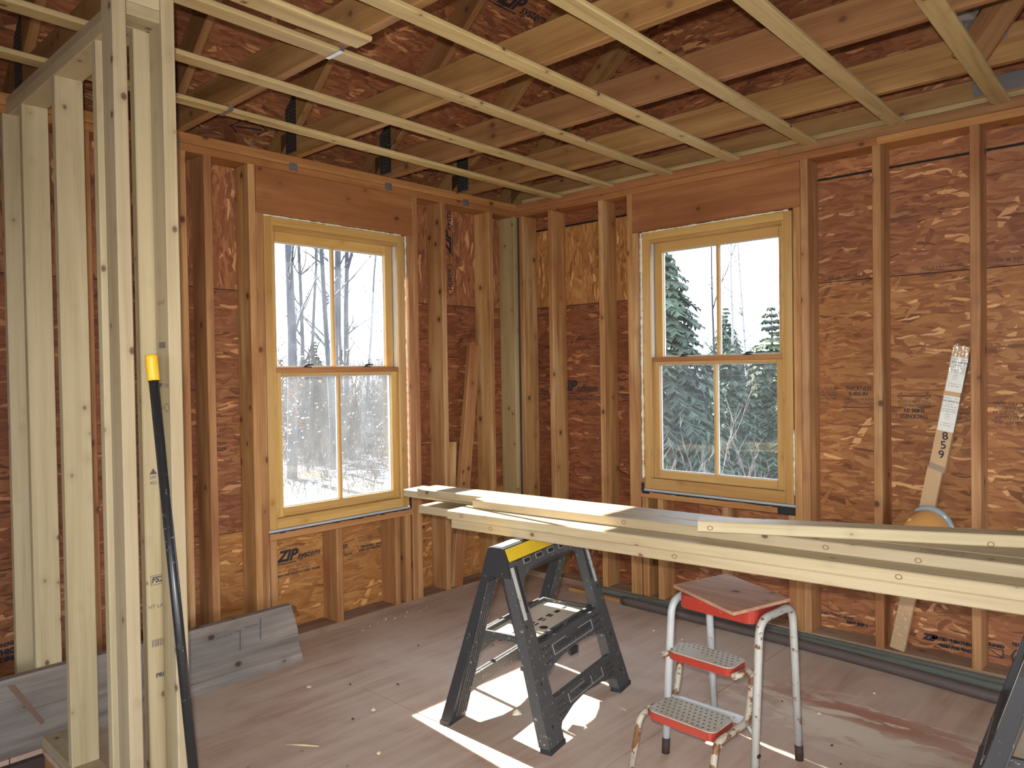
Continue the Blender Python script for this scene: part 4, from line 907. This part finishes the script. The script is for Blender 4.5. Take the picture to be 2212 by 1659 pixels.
# amber and clear domed face shield hung against the carton
m, nt, b_ = newmat('amber_plastic'); b_.inputs['Base Color'].default_value = (.60, .31, .10, 1); b_.inputs['Roughness'].default_value = .25; AMB = m
m, nt, b_ = newmat('clear_blue_plastic'); b_.inputs['Base Color'].default_value = (.30, .37, .40, 1); b_.inputs['Roughness'].default_value = .12; CLR = m
sh = empty('face_shield', (2.515, -.003, .60)); tag(sh, 'domed orange and clear plastic shield hanging on the carton just above the boards', 'face shield')
b = MB(); nu, nv = 18, 8
for i in range(nu+1):
    for j in range(nv+1):
        t = PI*i/nu; ph = PI/2*j/nv
        b.v.append((-.098*math.cos(t)*math.cos(ph*.0)*(1-.12*(j/nv)**2)*(1+.12*(math.cos(t) > .6)), -.085*math.sin(ph)-.004, .125*math.sin(t)*math.cos(ph*.85)))
for i in range(nu):
    for j in range(nv): b.f.append((i*(nv+1)+j, (i+1)*(nv+1)+j, (i+1)*(nv+1)+j+1, i*(nv+1)+j+1)); b.sm.append(True)
b.build('amber_bowl', AMB, sh)
pp = [Vector((.105*math.cos(t), -.012, .132*math.sin(t))) for t in [PI*i/24 for i in range(0, 17)]]
MB().tube(pp, [.008+.006*math.sin(i/16*PI) for i in range(17)], 8).build('clear_rim', CLR, sh)
pp = [Vector((-.06-.004*i, -.06, .085-.010*i)) for i in range(9)]
MB().tube(pp, .008, 8).build('yellow_edge', plain('pale_yellow_edge', (.50, .42, .16), .4), sh)
MB().tube([(-.118, -.07, .028), (-.085, -.085, .036), (-.055, -.088, .030)], [.010, .012, .007], 8).build('black_strap', BLK, sh)
# hoses along the right wall
HG = plain('green_grey_hose', (.110, .124, .106), .6, speck=(.12, .12, .11), speckscale=60); HB = plain('brown_rubber_hose', (.088, .066, .058), .55, speck=(.11, .09, .08), speckscale=60)
def hose(name, pts, r, mat, label):
    P = [Vector(p) for p in pts]; out = []
    for i in range(len(P)-1):
        a_, b2, c_, d_ = P[max(i-1, 0)], P[i], P[i+1], P[min(i+2, len(P)-1)]
        for k in range(6):
            t = k/6; out.append(.5*((2*b2)+(c_-a_)*t+(2*a_-5*b2+4*c_-d_)*t*t+(3*b2-a_-3*c_+d_)*t**3))
    out.append(P[-1]); o = MB().tube(out, r, 12).build(name, mat); tag(o, label, 'hose', 'hoses lying along the right wall'); return o
hose('hose', [(.62, -.030, .022), (1.1, -.030, .022), (1.6, -.034, .022), (2.2, -.040, .022), (2.9, -.060, .022), (3.8, -.08, .022), (4.6, -.1, .022)], .021, HG, 'green hose lying closest to the bottom plate of the right wall')
hose('hose', [(1.0, -.078, .022), (1.4, -.080, .022), (2.0, -.086, .022), (2.5, -.100, .022), (2.9, -.125, .022), (3.8, -.16, .022), (4.6, -.17, .022)], .021, HG, 'green hose lying between the other hose and the brown one by the right wall')
hose('hose', [(.92, -.128, .025), (1.3, -.135, .025), (1.9, -.152, .025), (2.4, -.185, .025), (2.85, -.235, .025), (3.7, -.27, .025), (4.6, -.28, .025)], .0245, HB, 'brown hose, outermost of the three along the right wall')
o = stick('wood_offcut', .50, .885, -.112, -.077, .0005, .0205, 'x', 'aged'); tag(o, 'short yellowish stick of wood on the floor at the left end of the hoses', 'offcut')
# debris
FC = plain('white_foam_crumb', (.70, .68, .62), .9); DK = plain('dark_bit', (.03, .022, .02), .8); SHV = plain('pale_shaving', (.58, .46, .30), .8)
rd = random.Random(11)
def crumb(x, y, s, mat, nm, label, grp):
    bm = bmesh.new(); bmesh.ops.create_icosphere(bm, subdivisions=1, radius=s)
    for v in bm.verts: v.co *= rd.uniform(.6, 1.15); v.co.z *= .6
    mn = min(v.co.z for v in bm.verts)
    for v in bm.verts: v.co.z -= mn-.0004
    me = bpy.data.meshes.new(nm); bm.to_mesh(me); bm.free(); o = link(nm, me, mat); o.location = (x, y, 0); tag(o, label, 'debris', grp)
for x, y in ((.09, -1.33), (.07, -1.21), (.05, -1.19), (.09, -1.16), (.06, -1.05), (.10, -.98), (.06, -.90), (.13, -.86), (.08, -1.27), (.12, -1.40), (.05, -.74), (.11, -1.10)):
    crumb(x, y, rd.uniform(.003, .006), FC, 'foam_crumb', 'tiny white foam crumb on the floor along the foot of the left wall', 'foam crumbs along the left wall')
for x, y, wh in [(0.66, -1.86, 'right of the end of the grey plank'), (0.82, -1.72, 'left of the sunlit floor patch, near the plywood seam'), (0.52, -1.35, 'in front of the left window, nearer the plank end'), (0.63, -0.9, 'in front of the left window, nearer the corner'), (1.05, -1.0, 'behind the sunlit sawhorse, nearer the left wall'), (2.0, -0.72, 'behind the step stool, left of its seat'), (2.16, -0.78, 'behind the step stool, under its seat'), (2.52, -1.13, 'right of the stool, nearest its back leg'), (2.45, -1.02, 'right of the stool, nearest the hoses'), (2.59, -1.2, 'right of the stool, nearest the front of the picture'), (0.95, -2.05, 'in the open floor near the pale splinter'), (1.15, -0.62, 'behind the sunlit sawhorse, nearer the right wall'), (0.8, -1.1, 'between the left window and the sunlit sawhorse')]:
    crumb(x, y, rd.uniform(.004, .007), DK, 'dark_chip', 'small dark chip on the floor '+wh, 'dark chips on the floor')
for x, y, s, wh in [(0.95, -1.95, 0.012, 'left of the tip of the sunlit patch'), (1.25, -2.15, 0.01, 'in front of the sunlit patch'), (1.3, -0.4, 0.009, 'left of the two behind the sunlit sawhorse'), (1.48, -0.42, 0.008, 'right of the two behind the sunlit sawhorse'), (2.32, -0.8, 0.01, 'right of the stool on the worn red floor patch'), (2.42, -0.46, 0.008, 'beside the brown hose'), (0.55, -2.0, 0.012, 'in front of the end of the grey plank')]:
    crumb(x, y, s, SHV, 'wood_shaving', 'pale wood shaving on the floor '+wh, 'shavings on the floor')
crumb(1.418, -1.59, .022, plain('cream_foam_lump', (.68, .64, .48), .8), 'foam_lump', 'cream lump of hardened foam beside the near leg of the sunlit sawhorse', None)
o = MB().tube([(.93, -2.34, .004), (.99, -2.30, .005), (1.04, -2.265, .004)], [.002, .004, .002], 6).build('wood_splinter', SHV); tag(o, 'thin pale splinter of wood on the floor near the foot of the black pole', 'splinter')

# ================================================================== OUTDOORS
gr = random.Random(21)
def hz(x, y):
    d = math.hypot(x, y)
    return -1.0+.010*max(0, d-4)+.12*math.sin(x*.31+1)*math.sin(y*.27)+.06*math.sin(x*.9)*math.cos(y*.8)+max(0, d-45)*.03
def axis_pts(a, b):
    out = []; t = -26.0
    while t < 26: out.append(t); t += .7
    p = [-140, -100, -75, -60, -48, -40, -33, -29]; q2 = [27, 32, 40, 52, 70, 95, 140]
    return p+out+q2
gx = axis_pts(0, 0); gy = gx
tb = MB(); nx = len(gx)
for x in gx:
    for y in gy: tb.v.append((x, y, hz(x, y)))
for i in range(nx-1):
    for j in range(nx-1):
        cx, cy = (gx[i]+gx[i+1])/2, (gy[j]+gy[j+1])/2
        if -.1 < cx < 8.3 and -6.4 < cy < .0: continue
        tb.f.append((i*nx+j, (i+1)*nx+j, (i+1)*nx+j+1, i*nx+j+1)); tb.sm.append(True)
m, nt, b_ = newmat('patchy_snow_and_leaf_litter'); b_.inputs['Roughness'].default_value = .8
g = N(nt, 'ShaderNodeNewGeometry'); P = g.outputs['Position']
n1 = noise(nt, P, 1.15, 6, .66, .8).outputs['Fac']; n2 = noise(nt, P, 6, 4, .65).outputs['Fac']; n3 = noise(nt, P, 30, 3).outputs['Fac']
lit = ramp(nt, n2, [(.35, (.018, .012, .009)), (.55, (.034, .024, .017)), (.7, (.06, .043, .028))])
sn = ramp(nt, mth(nt, 'ADD', n1, mth(nt, 'MULTIPLY', mth(nt, 'SUBTRACT', n2, .5), .30)), [(.545, 0), (.585, 1)])
nt.links.new(mix(nt, sn, lit, (.33, .36, .40)), b_.inputs['Base Color']); bump(nt, b_, n2, .5, .08)
tb.build('ground', m, None, None, 'structure')
BARK = plain('hazed_grey_bark', (.046, .049, .056), .85, speck=(.07, .07, .075), speckscale=5); BARK2 = plain('pale_birch_bark', (.20, .195, .19), .7, speck=(.05, .045, .04), speckscale=7, speckpos=.58)  # grey bark colour carries a tint of blue haze
TWIG = plain('brown_twigs', (.045, .032, .024), .85); TWIG2 = plain('grey_twigs', (.027, .026, .025), .85)
LEAF = plain('dead_beech_leaves', (.16, .07, .03), .7)
def needle(name, c):
    m, nt, b = newmat(name); b.inputs['Roughness'].default_value = .7
    v, r = objco(nt); n = noise(nt, v, 1.6, 3).outputs['Fac']
    nt.links.new(ramp(nt, n, [(.3, tuple(x*.55 for x in c)), (.55, c), (.75, tuple(x*1.6 for x in c))]), b.inputs['Base Color'])
    return m
GREEN = needle('dark_spruce_needles', (.044, .070, .036)); GREEN2 = needle('yellowish_pine_needles', (.048, .070, .024))
def stem(b, p, d, L, r, depth, rnd, seg=6, n=5, spread=.7, up=.25, crook=.10):
    pts = [Vector(p)]; d = Vector(d).normalized()
    for i in range(seg):
        d = (d+Vector((rnd.gauss(0, crook), rnd.gauss(0, crook), rnd.gauss(0, crook*.5)+up*.12))).normalized(); pts.append(pts[-1]+d*L/seg)
    b.tube(pts, [r*(1-.8*i/seg) for i in range(seg+1)], n, False)
    if depth <= 0: return
    k = 4 if depth > 1 else 4
    for j in range(k):
        i = rnd.randint(max(1, int(seg*.3)), seg); q = pts[i]
        a = rnd.uniform(0, 2*PI); side = Vector((math.cos(a), math.sin(a), 0)); dd = (d*.8+side*spread+Vector((0, 0, up))).normalized()
        stem(b, q, dd, L*rnd.uniform(.3, .5), r*(1-.8*i/seg)*.6+.004, depth-1, rnd, max(3, seg-3), max(3, n-1), spread, up)
def bare_tree(x, y, H, r, seed, mat, label, lean=(0, 0), fork=0, depth=2):
    rnd = random.Random(seed); b = MB(); z = hz(x, y)
    root = empty('bare_tree', (x, y, z-.1)); tag(root, label, 'tree', 'bare trees outside the windows')
    pts = [Vector((0, 0, 0))]; d = Vector((lean[0], lean[1], 1)).normalized(); n = 12
    for i in range(n): d = (d+Vector((rnd.gauss(0, .018), rnd.gauss(0, .018), .02))).normalized(); pts.append(pts[-1]+d*H/n)
    b.tube(pts, [r*(1-.72*i/n) for i in range(n+1)], 8, False); b.build('trunk', mat, root)
    b = MB()
    for j in range(16):
        i = rnd.randint(3, n); a = rnd.uniform(0, 2*PI); rr = r*(1-.72*i/n)
        stem(b, pts[i], (math.cos(a)*.8, math.sin(a)*.8, .7), H*rnd.uniform(.07, .18), rr*.45, depth-1, rnd, 6, 4)
    if fork:
        stem(b, pts[6], (fork, fork*.5, 1.2), H*.45, r*.5, 1, rnd, 8, 6, .5, .4, .05)
    b.build('branches', mat, root); return root
for x, y, H, r, s_, mt, lab, ln, fk in (
    (-12.0, 5.38, 13, .125, 1, BARK, 'thickest grey tree trunk, seen in the left pane of the left window', (.0, .0), .3),
    (-14.8, 7.35, 10, .07, 2, BARK, 'thin bare tree just right of the thickest trunk in the left window', (.01, .02), 0),
    (-16.2, 8.5, 11, .06, 3, BARK, 'slender bare tree between the thick trunk and the window bar', (.0, .02), 0),
    (-13.2, 7.35, 12, .085, 4, BARK, 'bare tree beside the muntin in the left pane of the left window', (-.02, .03), .35),
    (-12.1, 6.55, 12, .075, 5, BARK, 'bare tree behind the muntin bar of the left window', (.03, .02), 0),
    (-13.4, 7.85, 10, .09, 6, BARK, 'forked bare tree just right of the muntin in the left window', (.02, .03), .3),
    (-15.5, 9.15, 11, .05, 7, BARK, 'very thin straight tree in the right pane of the left window', (0, .0), 0),
    (-17.2, 11.2, 11, .05, 8, BARK, 'faint slim tree near the right edge of the left window', (0, .01), .2),
    (-15.8, 11.0, 10, .045, 9, BARK, 'faintest slim tree at the right edge of the left window', (0, .0), 0),
    (-18.5, 7.9, 9, .055, 10, BARK, 'bare tree at the left edge of the left window', (0, .0), 0),
    (-7.3, 17.6, 9, .05, 12, BARK2, 'white birch trunk between the conifers in the right window', (.02, 0), 0),
    (-6.6, 17.3, 9, .045, 13, BARK2, 'leaning white birch trunk between the conifers in the right window', (-.06, 0), 0),
    (-8.4, 18.5, 8, .05, 14, TWIG2, 'grey bare tree left of the muntin in the right window', (0, 0), .3),
    (-6.6, 19.6, 8, .05, 15, TWIG2, 'grey bare tree right of the muntin in the right window', (0, 0), .3),
    (-7.2, 21.0, 7.5, .05, 16, TWIG2, 'bare tree far behind the birches in the right window', (0, 0), .3)):
    bare_tree(x, y, H, r, s_, mt, lab, ln, fk)
_cm = {}
def conifer_mesh(key, H, R, seed, dens=32, nb=12, droop=.35, dead=0):
    rnd = random.Random(seed); f = MB()
    for i in range(dens):
        t = i/(dens-1); z = H*(.04+.95*t); L0 = R*(1-t)**.85+.08
        for j in range(nb if t < .8 else 6):
            a = 2*PI*(j+rnd.random()*.7)/nb+i*.7; L = L0*rnd.uniform(.7, 1.12); c, s2 = math.cos(a), math.sin(a); n = 7
            pts = [Vector((c*L*k/n, s2*L*k/n, z+.15*L*math.sin(k/n*2)-droop*L*(k/n)**2)) for k in range(n+1)]
            side = Vector((-s2, c, 0))
            for k in range(1, n+1):
                for sg in (-1, 1):
                    for rep in range(2):
                        p = pts[k-1]+(pts[k]-pts[k-1])*rnd.random(); ll = (.16+.34*(1-k/n))*L*rnd.uniform(.5, 1)*.8+.05
                        q = p+(side*sg*ll+(pts[k]-pts[k-1]).normalized()*ll*.8)+Vector((0, 0, -ll*rnd.uniform(.05, .45))); wd = Vector((0, 0, .022+.02*rnd.random())); w2 = (pts[k]-pts[k-1]).normalized()*.05
                        f.add([p-w2, p+w2, q+wd*.6, q-wd*.6], [(0, 1, 2, 3)])
    tr = MB().tube([(0, 0, 0), (0, 0, H*.5), (0, 0, H)], [R*.06, R*.035, .008], 7, False)
    _cm[key] = (f.mesh('needles'), tr.mesh('trunk'))
def conifer(x, y, key, sc, rot, mat, label, szl=1):
    root = empty('conifer', (x, y, hz(x, y)-.1), rot); root.scale = (sc, sc, sc*szl); tag(root, label, 'tree', 'conifers outside the windows')
    f, t = _cm[key]; me = f
    if me.materials and me.materials[0] != mat: me = f.copy(); me.materials.clear()
    link('needles', me, mat, root); link('trunk', t, BARK, root)
conifer_mesh('spruce', 4.6, 1.35, 5); conifer_mesh('pine', 4.4, 1.45, 9, 30, 12, .22)
conifer(-3.35, 7.2, 'spruce', 1.05, .3, GREEN, 'tall dark spruce filling the left side of the right window')
conifer(-2.85, 8.7, 'spruce', .62, 1.5, GREEN, 'medium spruce right of the tall one in the right window')
conifer(-3.05, 10.1, 'spruce', .52, 2.5, GREEN, 'small dark spruce behind the window bar of the right window')
conifer(-2.50, 9.60, 'pine', .80, .4, GREEN2, 'yellow-green pine at the right edge of the right window')
conifer(-8.5, 19.5, 'spruce', .9, 1.1, GREEN, 'far spruce behind the bare trees in the right window')
conifer(-13.5, 10.4, 'spruce', .62, .9, GREEN, 'dark young spruce low in the right pane of the left window')
conifer(-19.5, 10.8, 'spruce', .75, 2.2, GREEN, 'hazy spruce low behind the bare trunks in the left window')
conifer(-22.5, 16.5, 'spruce', .8, 3.2, GREEN, 'far spruce tip at the right of the left window')
# thickets: nobody could count these twigs
def thicket(name, n, box, hmin, hmax, mat, label, seed, r=.012):
    rnd = random.Random(seed); b = MB()
    for i in range(n):
        t = rnd.random(); q_ = rnd.random(); x = box[0][0]+(box[1][0]-box[0][0])*t+(box[2][0]-box[0][0])*q_; y = box[0][1]+(box[1][1]-box[0][1])*t+(box[2][1]-box[0][1])*q_
        stem(b, (x, y, hz(x, y)-.05), (rnd.gauss(0, .25), rnd.gauss(0, .25), 1), rnd.uniform(hmin, hmax), r*rnd.uniform(.6, 1.3), 1, rnd, 4, 3, .7, .3, .14)
    o = b.build(name, mat, None, None, 'stuff'); tag(o, label, 'brush')
thicket('brush', 1500, [(-14.5, 4.2), (-11.0, 10.5), (-23, 8.5)], 1.0, 3.3, TWIG2, 'grey tangle of bare brush below the trunks in the left window', 1)
thicket('brush', 260, [(-9.5, 3.0), (-7.5, 7.6), (-13, 5.5)], .5, 1.6, TWIG, 'low brown twigs rising from the patchy snow in the left window', 2, .006)
thicket('brush', 700, [(-11, 16.5), (-4.5, 17.5), (-12, 24)], 1.3, 3.0, TWIG2, 'pale grey bare brush between the conifers in the right window', 3, .012)
def leaves(n, c, sp, seed, label):
    rnd = random.Random(seed); b = MB()
    for i in range(n):
        p = Vector((c[0]+rnd.gauss(0, sp[0]), c[1]+rnd.gauss(0, sp[1]), c[2]+rnd.gauss(0, sp[2]))); a = Vector((rnd.gauss(0, 1), rnd.gauss(0, 1), rnd.gauss(0, .6))).normalized(); e = a.orthogonal().normalized(); s2 = rnd.uniform(.03, .055)
        b.add([p-a*s2, p+e*s2*.5, p+a*s2, p-e*s2*.5], [(0, 1, 2, 3)])
    o = b.build('dead_leaves', LEAF, None, None, 'stuff'); tag(o, label, 'leaves')
leaves(260, (-9.6, 3.85, .75), (.22, .22, .55), 4, 'cluster of orange dead beech leaves low in the left pane of the left window')
leaves(420, (-11.0, 6.6, .7), (1.3, 1.3, .8), 5, 'scattered tan leaves caught in the brush in the left window')
def shrub(x, y, H, n, seed, label, mat):
    rnd = random.Random(seed); b = MB()
    for i in range(n):
        a = rnd.uniform(0, 2*PI); t = rnd.uniform(.1, .55); stem(b, (rnd.gauss(0, .05), rnd.gauss(0, .05), 0), (math.cos(a)*t, math.sin(a)*t, 1), H*rnd.uniform(.6, 1), .011, 2, rnd, 6, 4, .55, .35, .08)
    o = b.build('bare_shrub', mat); o.location = (x, y, hz(x, y)-.03); tag(o, label, 'shrub', 'bare shrubs outside the right window')
PTW = plain('pale_twigs', (.11, .085, .065), .8)
shrub(-.62, 3.45, 1.75, 9, 31, 'pale bare shrub low in the left pane of the right window', PTW)
shrub(-.10, 3.75, 1.35, 7, 32, 'smaller bare shrub low in the right pane of the right window', PTW)
# wooded ridge far away, haze put into its blue-grey colour
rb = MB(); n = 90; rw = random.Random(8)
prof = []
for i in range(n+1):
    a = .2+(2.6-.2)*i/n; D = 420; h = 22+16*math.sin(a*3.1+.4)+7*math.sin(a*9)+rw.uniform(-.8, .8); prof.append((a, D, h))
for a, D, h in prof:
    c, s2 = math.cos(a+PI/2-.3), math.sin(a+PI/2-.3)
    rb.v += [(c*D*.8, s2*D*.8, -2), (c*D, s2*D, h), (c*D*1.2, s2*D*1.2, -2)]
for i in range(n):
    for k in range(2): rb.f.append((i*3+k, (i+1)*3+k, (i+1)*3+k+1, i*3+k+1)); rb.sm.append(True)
rb.build('wooded_ridge', plain('hazed_bare_forest', (.15, .17, .19), .9, speck=(.24, .26, .28), speckscale=.05), None, None, 'structure')
